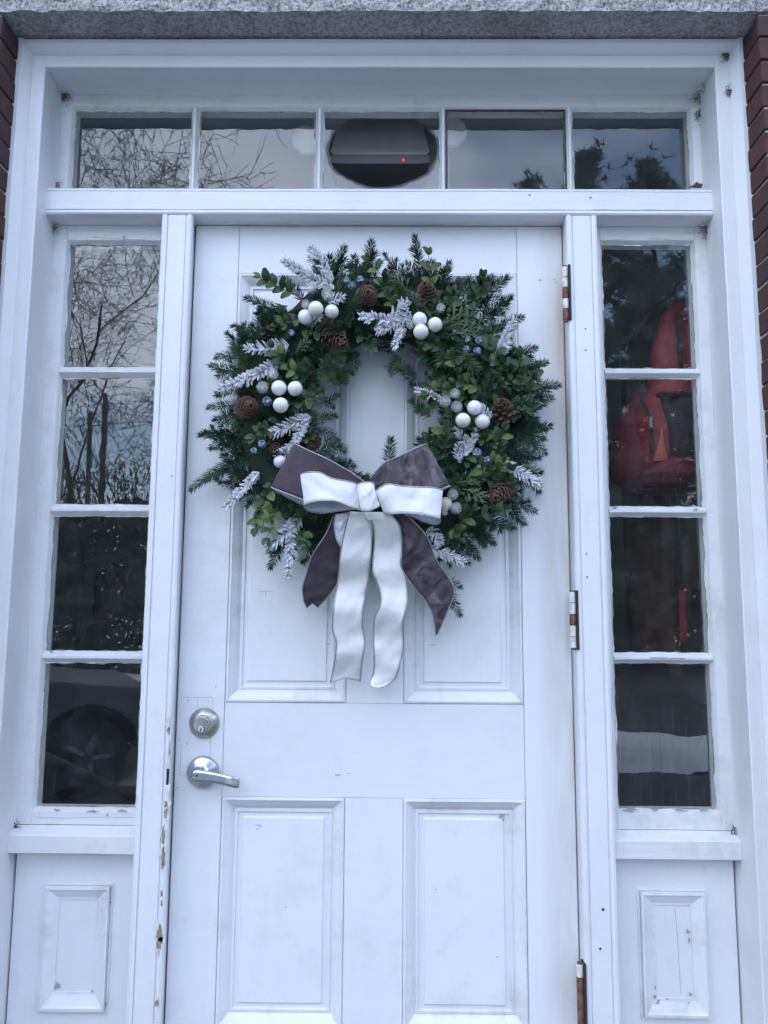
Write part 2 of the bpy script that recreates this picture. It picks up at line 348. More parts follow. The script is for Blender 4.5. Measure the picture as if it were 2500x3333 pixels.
snow_sheet('snow_field', -4.4, 30, -5.2, -3.9, .22, 'thin trodden snow strip beside the steps', 5.1, 90, 14)
snow_sheet('snow_field', -60, 60, -75, -30, 1.1, 'distant white snow field in front of the woods', 8.4, 90, 30)
snow_sheet('snow_field', -2.9, .5, -8.6, -5.7, .2, 'small snow patch beyond the front of the truck', 6.6, 30, 20)
snow_sheet('snow_field', -16, -1.6, -4.2, -2.4, .25, 'snow covered lawn strip beside the truck', 3.3, 60, 14)
snow_sheet('snow_field', -14, -2.9, -20, -9.5, .35, 'snow patch under the bare trees', 2.7, 60, 24)

# ---------------------------------------------------------------- brick walls, lintel, building mass
COURSE = .057
def brick_wall(s, label):
    wl = thing('brick_wall', label, 'wall')
    a, b = sorted((s*.8750, s*1.55)); mbk = box('mortar_bed', a, b, -.1945, .12, -.6, 2.604, 'mortar', wl)
    meshes = []
    for L in (.198, .095):
        for k in range(3):
            bm_ = bmesh.new(); bmesh.ops.create_cube(bm_, size=1)
            for v in bm_.verts: v.co = Vector((v.co.x*L, v.co.y*.095, v.co.z*.051))
            bmesh.ops.bevel(bm_, geom=bm_.edges[:], offset=.002, segments=1, affect='EDGES')
            for v in bm_.verts: v.co += Vector((R.uniform(-1, 1), R.uniform(-1, 1), R.uniform(-1, 1)))*.0015
            me = bpy.data.meshes.new('brick'); bm_.to_mesh(me); bm_.free(); me.materials.append(MATS['brick']); meshes.append((L, me))
    n = int((2.602-.3)/COURSE)
    for i in range(n):
        z = 2.600-COURSE*(i+.5); x = .870+R.uniform(-.002, .002); j = 0
        while x < 1.5:
            L = .095 if (i % 2 == 0 and j == 0) else .198
            me = R.choice([m_ for l_, m_ in meshes if l_ == L])
            o = link('brick', me, wl, (s*(x+L/2), -.1525+R.uniform(-.002, .002), z)); o.rotation_euler = (0, R.uniform(-.006, .006), R.uniform(-.004, .004)); x += L+.007; j += 1
        o = link('brick', [m_ for l_, m_ in meshes if l_ == .198][i % 3], wl, (s*(.8705+.0475), -.0, z)); o.rotation_euler = (0, 0, PI/2)
    return wl
bwl = brick_wall(-1, 'dark red brick pier at the left edge of the door opening')
bwr = brick_wall(1, 'dark red brick pier at the right edge of the door opening')
li = thing('granite_lintel', 'rough grey granite lintel block across the top of the doorway', 'lintel')
mb = MB(); vs = []; fs = []; nx, nz_ = 220, 34
for j in range(nz_+1):
    for i in range(nx+1):
        x = -1.45+2.9*i/nx; z = 2.607+.36*j/nz_; e = min(1, j/4)
        d = .013*noise.fractal((x*14, z*22, 3.1), 1.0, 2.0, 4)+.006*noise.noise((x*60, z*70, 1))+.004*noise.noise((x*120, z*140, 5))
        vs.append((x, -.203-d*(.35+.65*e)-.004*e, z+(.004*noise.noise((x*25, 2, 2))+.003*noise.noise((x*70, 2, 2)) if j == 0 else 0)))
for j in range(nz_):
    for i in range(nx): a = j*(nx+1)+i; fs.append([a, a+1, a+nx+2, a+nx+1])
mb.add(vs, fs, 'granite'); rock = mb.build('rock_face', None, li, False)
mb = MB(); vs = []; fs = []; ny = 8
for j in range(ny+1):
    for i in range(nx+1):
        p = Vector(rock.data.vertices[i].co); y = p.y+(.12-p.y)*j/ny; x = p.x
        vs.append((x, y, p.z*(1-min(1, j/2))+(2.607+.0016*noise.noise((x*30, y*30, 0)))*min(1, j/2)))
for j in range(ny):
    for i in range(nx): a = j*(nx+1)+i; fs.append([a, a+nx+1, a+nx+2, a+1])
mb.add(vs, fs); mb.build('soffit', 'granite_weathered', li)
box('core', -1.45, 1.45, -.19, .12, 2.62, 2.965, 'granite', li)
fa = thing('brick_facade', 'plain red brick building front around the doorway', 'building')
for s in (-1, 1):
    a, b = sorted((s*1.556, s*7)); box('wall', a, b, -.2, .12, -.6, 7.5, 'brick_far', fa)
box('wall', -1.553, 1.553, -.2, .12, 2.97, 7.5, 'brick_far', fa)
box('roof_slab', -7, 7, .13, 9, 7.2, 7.5, 'brick_far', fa); box('wall', -7, 7, 9, 9.3, -.6, 7.5, 'brick_far', fa)
for s in (-1, 1): a, b = sorted((s*6.7, s*7)); box('wall', a, b, .13, 8.99, -.6, 7.19, 'brick_far', fa)

# ---------------------------------------------------------------- door surround
fr = thing('door_surround', 'peeling white painted wooden door surround with deep jambs and transom bar', 'door frame')
for s in (-1, 1):
    prof = [(s*x, y) for x, y in ((.873, .05), (.873, -.121), (.871, -.125), (.861, -.125), (.859, -.122), (.852, -.112), (.846, -.103), (.844, -.099), (.8425, -.100), (.8145, -.100), (.8125, -.098), (.8125, .05))]
    pbar('jamb_casing', prof, 'z', .04, 2.6045-.0, 'white_paint_vertical', fr, .0009)
prof = [(z, y) for z, y in ((2.603, .05), (2.603, -.1195), (2.601, -.1235), (2.591, -.1235), (2.589, -.1205), (2.583, -.112), (2.579, -.104), (2.5775, -.0985), (2.5765, -.0985), (2.5495, -.0985), (2.5475, -.0965), (2.5475, .05))]
pbar('head_casing', prof, 'x', -.866, .866, 'white_paint_horizontal', fr, .0009)
# corner bead blocks mitre: the jamb stops under the head
prof = [(z, y) for z, y in ((2.275, .03), (2.263, -.046), (2.2605, -.0495), (2.2555, -.0495), (2.2545, -.0475), (2.2525, -.050), (2.2075, -.050), (2.2062, -.0475), (2.2048, -.0475), (2.2035, -.0515), (2.198, -.0525), (2.1945, -.050), (2.1935, -.046), (2.192, .03))]
pbar('transom_bar', prof, 'x', -.8128, .8128, 'white_paint_horizontal', fr, .0009)
def mull_y(x):          # front surface of a mullion, |x|
    x = abs(x)
    if x < .450: return -.040
    if x < .466: u = (x-.450)/.016; return -.044-.0085*math.sin(min(1, u*1.25)*PI*.5)+.004*(u > .85)*(u-.85)/.15
    if x < .468: return -.0465
    return -.050
for s in (-1, 1):
    xs = [(.4605, .05), (.4605, -.002), (.4525, -.040), (.4525, -.046), (.4545, -.0505), (.459, -.0525), (.4645, -.0515), (.4662, -.047), (.4678, -.047), (.469, -.050), (.510, -.050), (.5112, -.047), (.5125, -.047), (.514, -.0515), (.520, -.0525), (.5255, -.0505), (.5275, -.046), (.5275, .05)]
    if s > 0: xs = [(x+(.004 if x > .4605 or y < -.03 else -.0015), y) for x, y in xs]; xs = [(.4592, y) if i_ < 2 else (x, y) for i_, (x, y) in enumerate(xs)]
    pbar('mullion', [(s*x, y) for x, y in xs], 'z', .04, 2.1925, 'white_paint_vertical', fr, .0007)
pbar('door_head_stop', [(2.1925, -.02), (2.1925, .05), (2.199, .05), (2.199, -.02)], 'x', -.455, .458, 'white_paint_old', fr, .0004)
for s in (-1, 1):       # sidelight sills and panels below
    x0, x1 = sorted((s*.8125, s*(.5275 if s < 0 else .5315)))
    pbar('sill', [(.752, .02), (.750, .001), (.738, -.0295), (.7355, -.033), (.6995, -.033), (.6975, -.031), (.6975, .02)], 'x', x0, x1, 'white_paint_old_horizontal', fr, .0011)
    pn = bar('side_panel', x0+(.004 if s < 0 else 0), x1-(.004 if s > 0 else 0), .004, .03, .04, .6974, 'white_paint_vertical', fr, 0, 0)
    a, b = (-.741, -.5845) if s < 0 else (.590, .744)
    mb = MB(); rings(mb, a, b, .352, .6255, [(0, .0038), (.0008, .0005), (.0045, .0005), (.0055, .0030), (.0065, -.0080), (.0115, -.0085), (.0135, -.0060), (.0300, .0012), (.0318, .0016), (.0355, .0018), (.0362, .0034)], False, 1.25)
    mo = mb.build('moulding', 'moulding_paint', pn); fix_normals(mo.data)
# paint chips along the lock side of the left mullion, bare wood showing
CH = MB()
chips = [(548, 2352, 9, 10, 2), (549, 2376, 4, 8, 1), (543, 2616, 6, 10, 1), (541, 2648, 5, 12, 1), (534, 2712, 5, 17, 1), (533, 2780, 6, 24, 1), (530, 2815, 3, 8, 1), (528, 2908, 4, 9, 1), (528, 2940, 3, 8, 1), (520, 3034, 9, 17, 1), (520, 3073, 7, 15, 1), (519, 3098, 2, 6, 1), (512, 3262, 5, 9, 1), (553, 2440, 3, 20, 1), (560, 2320, 4, 24, 2), (548, 2560, 4, 22, 2), (545, 2690, 3, 12, 2), (556, 2380, 3, 30, 2), (549, 2480, 5, 24, 2)]
for i, (x, y, rx, ry, k) in enumerate(chips):
    p = at(x, y, -.05); x_ = max(p.x, -.4650); x_ = min(x_, -.4555)
    blob_patch(CH, x_, p.z, rx/1340*(1.5 if k == 1 else 1), ry/1340*(1.35 if k == 1 else 1), lambda X, Z: -.0531, i*2.9, 17, .7, 'putty')
    if k == 1: blob_patch(CH, x_, p.z, rx/1340, ry/1340, lambda X, Z: -.0535, i*1.7, 15, .65, 'bare_wood')
CH.build('paint_chip', None, fr)
SP = MB(); p = at(549, 2520, -.03); box('strike_plate', -.4600, -.4548, -.0545, -.0442, p.z-.018, p.z+.017, 'rubber_black', fr, .001)
NH = MB()
for (x, y, r) in [(1906, 1070, 3), (1907, 1140, 3), (1909, 1803, 2.5), (1911, 1879, 3), (1963, 2960, 4), (1954, 3088, 4), (420, 2420, 3), (560, 1550, 2.5), (1640, 120, 3), (925, 145, 3), (1922, 643, 3), (1724, 635, 3)]:
    p = at(x, y, -.0508); blob_patch(NH, p.x, p.z, r/1350, r/1350, lambda X, Z: (-.0508 if abs(X) < .8 and Z < 2.3 else -.1), R.random()*9, 9, .3)
NH.build('nail_hole', 'nail_dark', fr)
def crack(parent, pts, Y, wd=.0006, mat='seam_grey'):
    mb = MB(); P = [at(x, y, Y) for x, y in pts]; Q = []
    for a, b in zip(P, P[1:]):
        for k in range(5): q_ = a.lerp(b, k/5); Q.append(q_+Vector((noise.noise((q_.x*90, q_.z*90, 1)), 0, noise.noise((q_.x*90, q_.z*90, 5))))*.0012)
    Q.append(P[-1]); mb.tube(Q, [wd*(.6+.5*abs(noise.noise((i*.7, Y, 3)))) for i in range(len(Q))], 4, mat); return mb.build('crack', None, parent)
crack(fr, [(2197, 2957), (2205, 3050), (2210, 3130), (2217, 3235)], .0037); crack(fr, [(2288, 2817), (2294, 2832)], .0037); crack(fr, [(140, 684), (220, 682), (330, 683), (470, 680), (530, 681)], -.0512, .0005); crack(fr, [(1930, 682), (2050, 683), (2180, 683), (2325, 684)], -.0512, .0006)
crack(fr, [(645, 682), (800, 683), (1000, 682), (1300, 684), (1600, 683), (1840, 684)], -.0512, .0005)
for (x, y, rx, ry) in [(2130, 3240, 6, 5), (2140, 3262, 7, 6), (2170, 3250, 3, 3), (2245, 3236, 5, 4), (2240, 3262, 3, 3), (2238, 3030, 5, 6), (2243, 3060, 3, 9), (2134, 3212, 4, 7), (188, 3205, 6, 8), (345, 3270, 5, 5), (300, 3225, 3, 3), (180, 3250, 3, 3), (362, 2935, 3, 5)]:
    p = at(x, y, .002); mb = MB(); blob_patch(mb, p.x, p.z, rx/1380, ry/1380, lambda X, Z: -.0004 if abs(abs(X)-.66) > .035 or Z < .41 else .0030, R.random()*30, 12, .7); mb.build('paint_chip', 'scuff_grey', fr)
CK = MB()       # caulk bead between casing and brick
for s in (-1, 1):
    pts = [Vector((s*(.8745+.0012*noise.noise((z*9, s, 1))), -.122+.004*noise.noise((z*7, s, 4)), z)) for z in [.3+i*.02 for i in range(115)]]
    CK.tube(pts, [.0035+.0022*noise.noise((p.z*13, s, 9)) for p in pts], 6)
CK.build('caulk_bead', 'caulk', fr, True)

# ---------------------------------------------------------------- windows
def sash_window(name, label, x0, x1, z0, z1, panes_x, panes_z, bars_x, bars_z, seed, hole=None):
    wd = thing(name, label, 'window'); rr_ = random.Random(seed)
    gx0, gx1 = panes_x[0][0], panes_x[-1][1]; gz0, gz1 = panes_z[-1][0], panes_z[0][1]
    B = .007
    for s, a, b in ((0, x0, gx0), (1, gx1, x1)):       # stiles
        prof = [(a, .04), (a, .0), (b-B, .0), (b-B+.002, .002), (b, .0115), (b, .04)] if s == 0 else [(b, .04), (b, .0), (a+B, .0), (a+B-.002, .002), (a, .0115), (a, .04)]
        pbar('sash_stile', prof, 'z', z0, z1, 'white_paint_old', wd, .0006)
    pbar('sash_rail', [(z1, .04), (z1, .0015), (gz1+B, .0015), (gz1+B-.002, .0035), (gz1, .012), (gz1, .04)], 'x', gx0-.004, gx1+.004, 'white_paint_old_horizontal', wd, .0006)
    pbar('sash_rail', [(z0, .04), (z0, .0015), (gz0-B, .0015), (gz0-B+.002, .0035), (gz0, .012), (gz0, .04)], 'x', gx0-.004, gx1+.004, 'white_paint_old_horizontal', wd, .0006)
    for a, b in bars_z:
        c = (a+b)/2; pbar('muntin', [(a, .028), (a, .0125), (c-.004, .001), (c-.0025, -.0005), (c+.0025, -.0005), (c+.004, .001), (b, .0125), (b, .028)], 'x', gx0-.003, gx1+.003, 'white_paint_old_horizontal', wd, .0005)
    for a, b in bars_x:
        c = (a+b)/2; pbar('muntin', [(a, .028), (a, .0125), (c-.0035, .001), (c-.0025, -.0005), (c+.0025, -.0005), (c+.0035, .001), (b, .0125), (b, .028)], 'z', gz0-.003, gz1+.003, 'white_paint_old', wd, .0005)
    for ix, (a, b) in enumerate(panes_x):
        for iz, (c, d) in enumerate(panes_z):
            mb = MB(); e = .006; A, Bx, C, D = a-e, b+e, c-e, d+e; y0, y1 = .0145, .0175
            if hole and ix == hole:  # made-up oval opening that leaves the sky reflection out of this pane
                n = 64; outl = []; inl = []; mid = []
                for k in range(n):
                    th = 2*PI*k/n; cx_, cz_ = (a+b)/2+.003, 2.405
                    q = 1+.05*noise.noise((math.cos(th)*3, math.sin(th)*3, 2))+.022*noise.noise((math.cos(th)*14, math.sin(th)*14, 5))
                    rx_, rz_ = .139, .101
                    hx, hz = cx_+rx_*q*math.cos(th), cz_+rz_*q*math.sin(th); inl.append((hx, hz))
                    q2 = q*(1.055+.03*noise.noise((math.cos(th)*9, math.sin(th)*9, 8))); mid.append((cx_+rx_*q2*math.cos(th), max(c+.0005, cz_+rz_*q2*math.sin(th))))
                    tx = (Bx-cx_)/abs(math.cos(th)) if abs(math.cos(th)) > 1e-6 else 9; tz = (D-cz_)/abs(math.sin(th)) if abs(math.sin(th)) > 1e-6 else 9
                    tt = min(tx, tz); outl.append((cx_+tt*math.cos(th), cz_+tt*math.sin(th)))
                vs = [(x, y0, z) for x, z in outl]+[(x, y0, z) for x, z in mid]+[(x, y0, z) for x, z in inl]
                fs = [[k, (k+1) % n, n+(k+1) % n, n+k] for k in range(n)]; mb.add(vs, fs, 'window_glass')
                mb.add([(x, y0+.0003, z) for x, z in mid]+[(x, y0+.0003, z) for x, z in inl], [[k, (k+1) % n, n+(k+1) % n, n+k] for k in range(n)], 'oval_rim_glass')  # weaker glass ring imitates the paler edge of the oval
                po = mb.build('pane', None, wd); po['label'] = 'middle pane with a made-up ragged oval hole that shows no reflection'
                bb_ = bmesh.new(); bb_.from_mesh(po.data)
                for f in bb_.faces:
                    f.normal_update()
                    if f.normal.y > 0: f.normal_flip()
                bb_.to_mesh(po.data); bb_.free()
            else:
                ty = rr_.uniform(-.0006, .0006); tx = rr_.uniform(-.0006, .0006)
                mb.add([(A, y0+ty, C), (Bx, y0+tx, C), (Bx, y0-ty, D), (A, y0-tx, D)], [[0, 1, 2, 3]], 'window_glass')
                mb.add([(A, y1+ty, C), (Bx, y1+tx, C), (Bx, y1-ty, D), (A, y1-tx, D)], [[3, 2, 1, 0]], 'glass_back')
                po = mb.build('pane', None, wd)
            # ragged paint and putty line along the edges of the pane
            pt = MB(); y = .0133
            def strip(p, q, nrm, wd0, mat):
                p, q = Vector(p), Vector(q); L = (q-p).length; n = max(6, int(L/.006)); vs = []
                sd = rr_.random()*40
                for k in range(n+1):
                    t_ = p.lerp(q, k/n); wv = wd0*(.55+max(-.5, 1.0*noise.noise((k*.31, sd, 0))+1.2*noise.noise((k*.09, sd, 3))+.5*noise.noise((k*.8, sd, 6))))
                    i_ = t_+Vector(nrm)*max(.0002, wv); vs += [(t_.x, y, t_.y), (i_.x, y-.0004, i_.y)]
                pt.add(vs, [[2*k, 2*k+2, 2*k+3, 2*k+1] for k in range(n)], mat)
            for p, q, nrm in (((a, c), (b, c), (0, 1)), ((a, d), (b, d), (0, -1)), ((a, c), (a, d), (1, 0)), ((b, c), (b, d), (-1, 0))):
                strip(p, q, nrm, .0022, 'putty'); y = .0138; strip(p, q, nrm, .0030, 'putty_green'); y = .0133
            pt.build('putty', None, po)
    return wd
Lz = [(1.828, 2.147), (1.486, 1.801), (1.139, 1.459), (.787, 1.113)]
Rz = [(1.829, 2.150), (1.488, 1.806), (1.144, 1.465), (.793, 1.121)]
gap = lambda q: [(q[i+1][1], q[i][0]) for i in range(len(q)-1)]
swl = sash_window('sidelight_window', 'tall four-pane white sidelight left of the door, bare branches mirrored in it', -.8125, -.5275, .7515, 2.192, [(-.775, -.546)], Lz, [], gap(Lz), 3)
swr = sash_window('sidelight_window', 'tall four-pane white sidelight right of the door, red backpack behind it', .5315, .8125, .7515, 2.192, [(.557, .781)], Rz, [], gap(Rz), 4)
Tx = [(-.781, -.480), (-.461, -.162), (-.142, .155), (.170, .473), (.493, .788)]
gx = [(Tx[i][1], Tx[i+1][0]) for i in range(4)]
tw = sash_window('transom_window', 'wide five-pane white transom window above the door', -.8125, .8125, 2.272, 2.5475, Tx, [(2.285, 2.509)], gx, [], 5, hole=2)
mb = MB(); prism(mb, [(.1705, .0128), (.1705, .0085), (.1735, .0085), (.1745, .0128)], 'z', 2.29, 2.5125); prism(mb, [(.4715, .0128), (.4705, .0075), (.4765, .0075), (.4765, .0128)], 'z', 2.29, 2.5125); prism(mb, [(2.5085, .0128), (2.5075, .0075), (2.5135, .0075), (2.5135, .0128)], 'x', .171, .476)
o = mb.build('exposed_edge', 'old_red_paint', tw); fix_normals(o.data); o['label'] = 'strip of old red paint exposed round the fourth pane'

fl = MB()
for (x, y, rx, ry) in [(2050, 2634, 24, 4), (2213, 2636, 22, 4), (2130, 2637, 10, 3), (2290, 2634, 12, 4), (2150, 2141, 30, 3), (2200, 2143, 22, 2.5), (2000, 1652, 8, 3), (2264, 1660, 6, 4)]:
    p = at(x, y, 0); blob_patch(fl, p.x, p.z, rx/1350, ry/1350, lambda X, Z: -.0014, R.random()*30, 18, .7)
fl.build('flaked_paint', 'scuff_grey', swr)
fl = MB()
for (x, y, rx, ry) in [(300, 2640, 20, 3), (400, 2638, 14, 3), (186, 2636, 8, 4), (350, 2652, 4, 3), (170, 2120, 7, 4), (540, 796, 12, 1.2), (405, 771, 3, 6)]:
    p = at(x, y, 0); blob_patch(fl, p.x, p.z, rx/1350, ry/1350, lambda X, Z: -.0014, R.random()*30, 18, .7)
fl.build('flaked_paint', 'scuff_grey', swl)
crack(swl, [(300, 772), (400, 778), (412, 795)], .0010); crack(swl, [(400, 778), (470, 781), (522, 793)], .0010); crack(swr, [(1965, 786), (1990, 781), (2022, 780)], .0010); crack(swr, [(2105, 790), (2116, 776), (2160, 779), (2232, 786)], .0010)
crack(swl, [(120, 2660), (200, 2662), (330, 2660), (430, 2661)], .0010, .0004); crack(swr, [(2010, 2706), (2120, 2707), (2240, 2706), (2330, 2709)], .0010, .0007)

# ---------------------------------------------------------------- door
dr = thing('entrance_door', 'white four-panel wooden entrance door with silver lever and rusty hinges', 'door')
g5 = .0005
bar('stile', -.457, -.3465-g5, 0, .045, .09, 2.1905, 'door_paint', dr, .0018, .0004)
bar('stile', .3435+g5, .4570, 0, .045, .09, 2.1905, 'hinge_side_paint', dr, .0018, .0004)
for z0, z1 in ((2.0665, 2.1905), (.8155, 1.0255), (.09, .3245)): bar('rail', -.3465+g5, .3435-g5, .0004, .045, z0, z1, 'door_paint_horizontal', dr, .0006, .0003)
for z0, z1 in ((1.0255+.0006, 2.0665-.0006), (.3245+.0006, .8155-.0006)): bar('mullion', -.066, .066, .0002, .045, z0, z1, 'door_paint', dr, .0006, .0003)
PR = [(0, .012), (.0002, .0015), (.0012, .0012), (.0016, -.0018), (.0060, -.0026), (.0080, -.0006), (.0190, .0070), (.0270, .0150), (.0285, .0152), (.0290, .0132), (.0345, .0126), (.0352, .0165), (.0360, .0172)]
for x0, x1, z0, z1 in ((-.3465, -.066, 1.0255, 2.0665), (.066, .3435, 1.0255, 2.0665), (-.3465, -.066, .3245, .8155), (.066, .3435, .3245, .8155)):
    mb = MB(); rings(mb, x0+.034, x1-.034, z0+.034, z1-.034, [(0, .0205), (.001, .0170), (.0125, .0170), (.0155, .0120)], True); pa = mb.build('panel', 'door_paint', dr); fix_normals(pa.data)
    mb = MB(); rings(mb, x0+.0004, x1-.0004, z0+.0004, z1-.0004, PR); mo = mb.build('moulding', 'moulding_paint', pa); fix_normals(mo.data)
    for q in (pa.data, mo.data):      # make sure the faces look outwards
        b_ = bmesh.new(); b_.from_mesh(q)
        if sum(f.normal.y*f.calc_area() for f in b_.faces) > 0: bmesh.ops.reverse_faces(b_, faces=b_.faces)
        b_.to_mesh(q); b_.free()
box('core', -.352, .349, .0212, .044, .325, 2.066, 'door_paint', dr)
# deadbolt
p = at(661, 2356, -.012); db = MB(); db.lathe([(.0345, 0), (.0345, .003), (.0325, .006), (.024, .013), (.0215, .0145), (.0195, .0145)], (p.x, -.0004, p.z), n=40); dbo = db.build('deadbolt', 'nickel', dr, True)
q = at(654, 2362, -.02); db = MB(); db.lathe([(.0190, .012), (.0190, .0205), (.0178, .0218), (.0165, .0216)], (p.x-.002, 0, p.z-.001), n=36); db.build('cylinder', 'nickel', dbo, True)
db = MB(); db.lathe([(.0088, .0212), (.0088, .0224), (.0080, .0226)], (p.x-.002, 0, p.z-.0105), n=24, mat='key_black'); db.lathe([(.0075, .0222), (.0075, .0230), (.0070, .0232)], (p.x-.002, 0, p.z-.0105), n=24, mat='bright_steel')
db.add([(p.x-.0030, -.0234, p.z-.0165), (p.x-.0010, -.0234, p.z-.0165), (p.x-.0014, -.0234, p.z-.006), (p.x-.0026, -.0234, p.z-.006)], [[0, 1, 2, 3]], 'key_black')
db.lathe([(.0018, .0230), (.0018, .0236)], (p.x-.002, 0, p.z-.0125), n=12, mat='key_black'); db.build('keyhole', None, dbo)
# lever
p = at(657, 2516, -.012); lv = MB(); lv.lathe([(.0362, 0), (.0362, .004), (.0352, .0085), (.032, .0115), (.020, .0145), (.0165, .017), (.0135, .0205), (.0125, .0215), (.0125, .034)], (p.x, -.0004, p.z), n=44); lvo = lv.build('lever_handle', 'satin_chrome', dr, True)
c0 = at(622, 2526, -.046); c1 = at(777, 2551, -.050); lm = MB(); ns, nk = 22, 14; vs = []; fs = []
for i in range(ns+1):
    u = i/ns; P = c0.lerp(c1, u); P.z += .004*math.sin(u*PI)+.0; P.y = -.043-.008*u+.012*max(0, u-.72)**2*8
    hw = .0150*(1-.16*u)-.0018*math.sin(u*PI); th = .0055-.0015*u
    if u < .12: k = 1-(1-u/.12)**2; hw *= math.sqrt(max(.02, k)); 
    if u > .95: hw *= 1-.2*((u-.95)/.05)
    for k in range(nk):
        a = 2*PI*k/nk; ca, sa = math.cos(a), math.sin(a); e = .55
        vs.append((P.x, P.y-th*math.copysign(abs(sa)**e, sa), P.z+hw*math.copysign(abs(ca)**e, ca)))
for i in range(ns):
    for k in range(nk): fs.append([i*nk+k, i*nk+(k+1) % nk, (i+1)*nk+(k+1) % nk, (i+1)*nk+k])
fs += [list(range(nk)), [ns*nk+k for k in range(nk)][::-1]]
lm.add(vs, fs); lo = lm.build('lever', 'satin_chrome', lvo, True); fix_normals(lo.data)
q = at(640, 2525.5, -.0515); lm = MB(); lm.lathe([(.0022, 0), (.0022, .0008)], (q.x, -.0492, q.z), n=12); lm.build('release_hole', 'key_black', lvo)
# hinges: five knuckles with flaking paint, dark bar painted as the shade of the frame recess
for (z0, z1, rusty) in ((1.930, 2.063, (0, 0, 1, 0, 1)), (1.157, 1.284, (0, 0, 1, 0, 0)), (.355, .487, (0, 1, 1, 1, 1))):
    hb = MB(); L = (z1-z0)/5; hq = at(1841+(1.3 if z0 < 1.5 else 0)*18+(24 if z0 < 1 else 0), (975 if z0 > 1.5 else (2018 if z0 > 1 else 3210)), -.046); X, Yh = hq.x, -.046
    for k in range(5):
        a = z1-L*(k+1)+.0005; b = z1-L*k-.0005
        hb.lathe([(.0062, a), (.0074, a+.0008), (.0074, b-.0008), (.0062, b)], (X, Yh, 0), (0, 0, 1), 16, 'rust' if rusty[k] else 'hinge_paint')
    hb.lathe([(.0055, z0-.004), (.0055, z1+.003)], (X, Yh, 0), (0, 0, 1), 12, 'rust')
    ho = hb.build('hinge', None, dr, False)
    box('recess_shade', X+.0062, X+.0115, -.0562, -.03, z0-.003, z1+.003, 'gap_shade', ho, .0005)
# scuffs and small cracks in the door paint
sc = MB()
for (x, y, rx, rz) in [(836, 2690, 10, 1.2), (845, 2694, 8, 1), (835, 2703, 6, 1), (730, 2236, 1, 6), (703, 2236, 1, 4), (1100, 2522, 12, 1.5), (1135, 2517, 6, 1), (1410, 2100, 12, .8), (1066, 2097, 10, .8), (862, 1925, 22, .8), (862, 1931, 1, 8), (1420, 2902, 2, 2), (1620, 3123, 2, 2), (928, 2960, 2, 2), (610, 2420, 2, 2.5), (585, 2408, 2, 2), (614, 2281, 2, 2.5), (679, 2284, 2, 2), (577, 2563, 2, 2), (1670, 900, 3, 2), (1757, 912, 4, 3), (1802, 910, 6, 1.5), (1810, 920, 5, 1.2), (1155, 2120, 1, 10), (1635, 2660, 8, 6), (1641, 2672, 3, 5)]:
    p = at(x, y, 0); blob_patch(sc, p.x, p.z, rx/1340, rz/1340, lambda X, Z: -.0009 if (abs(X) > .35 or .82 < Z < 1.02) else .0112, R.random()*20, 10, .5)
sc.build('paint_scuff', 'scuff_grey', dr)
sm = MB()       # patched lock cut-out: fine seams around the deadbolt
for (x, y, x2, y2) in [(597, 2270, 694, 2270), (694, 2270, 693, 2310), (645, 2271, 643, 2308), (590, 2420, 586, 2525), (586, 2525, 605, 2525), (686, 2400, 684, 2465)]:
    a, b = at(x, y, 0), at(x2, y2, 0); a.y = b.y = -.0007; n_ = (b-a).cross(Vector((0, 1, 0))).normalized()*.00028; sm.add([a-n_, b-n_, b+n_, a+n_], [[0, 1, 2, 3]])
sm.build('patch_seam', 'seam_grey', dr)

# ---------------------------------------------------------------- interior
IX0, IX1, IY1, IZ1 = -2.1, .965, 3.4, 2.78
f_ = MB(); f_.add([(IX0, .05, .05), (IX1, .05, .05), (IX1, IY1, .05), (IX0, IY1, .05)], [[0, 1, 2, 3]]); structure(f_.build('interior_floor', 'interior_floor_lino'))
f_ = MB(); f_.add([(IX0, .05, IZ1), (IX1, .05, IZ1), (IX1, IY1, IZ1), (IX0, IY1, IZ1)], [[3, 2, 1, 0]]); structure(f_.build('interior_ceiling', 'interior_paint'))
structure(box('interior_wall_left', IX0-.1, IX0, .05, IY1, .05, IZ1, 'interior_paint'))
iwr = structure(box('interior_wall_right', IX1, IX1+.1, .05, IY1, .05, IZ1, 'interior_paint'))
structure(box('interior_wall_back', IX0-.1, IX1+.1, IY1, IY1+.1, .05, IZ1, 'interior_paint'))
iwf = structure(box('interior_wall_front', IX0-.1, -.876, .121, .15, .05, IZ1, 'interior_paint')); box('wall_segment', -.876, IX1+.1, .121, .15, 2.60, IZ1, 'interior_paint', iwf); box('wall_segment', .876, IX1+.1, .121, .15, .05, 2.60, 'interior_paint', iwf)
for k in range(12): box('wainscot_plank', IX1-.014, IX1-.001, .16+k*.115, .16+k*.115+.105, .06, .938, 'wainscot', iwr, .003)
box('wainscot_backing', IX1-.006, IX1-.0005, .155, 1.55, .06, .94, 'wainscot_gap', iwr)
box('wainscot_cap', IX1-.035, IX1-.0005, .155, 1.55, .940, .972, 'wainscot', iwr, .006)
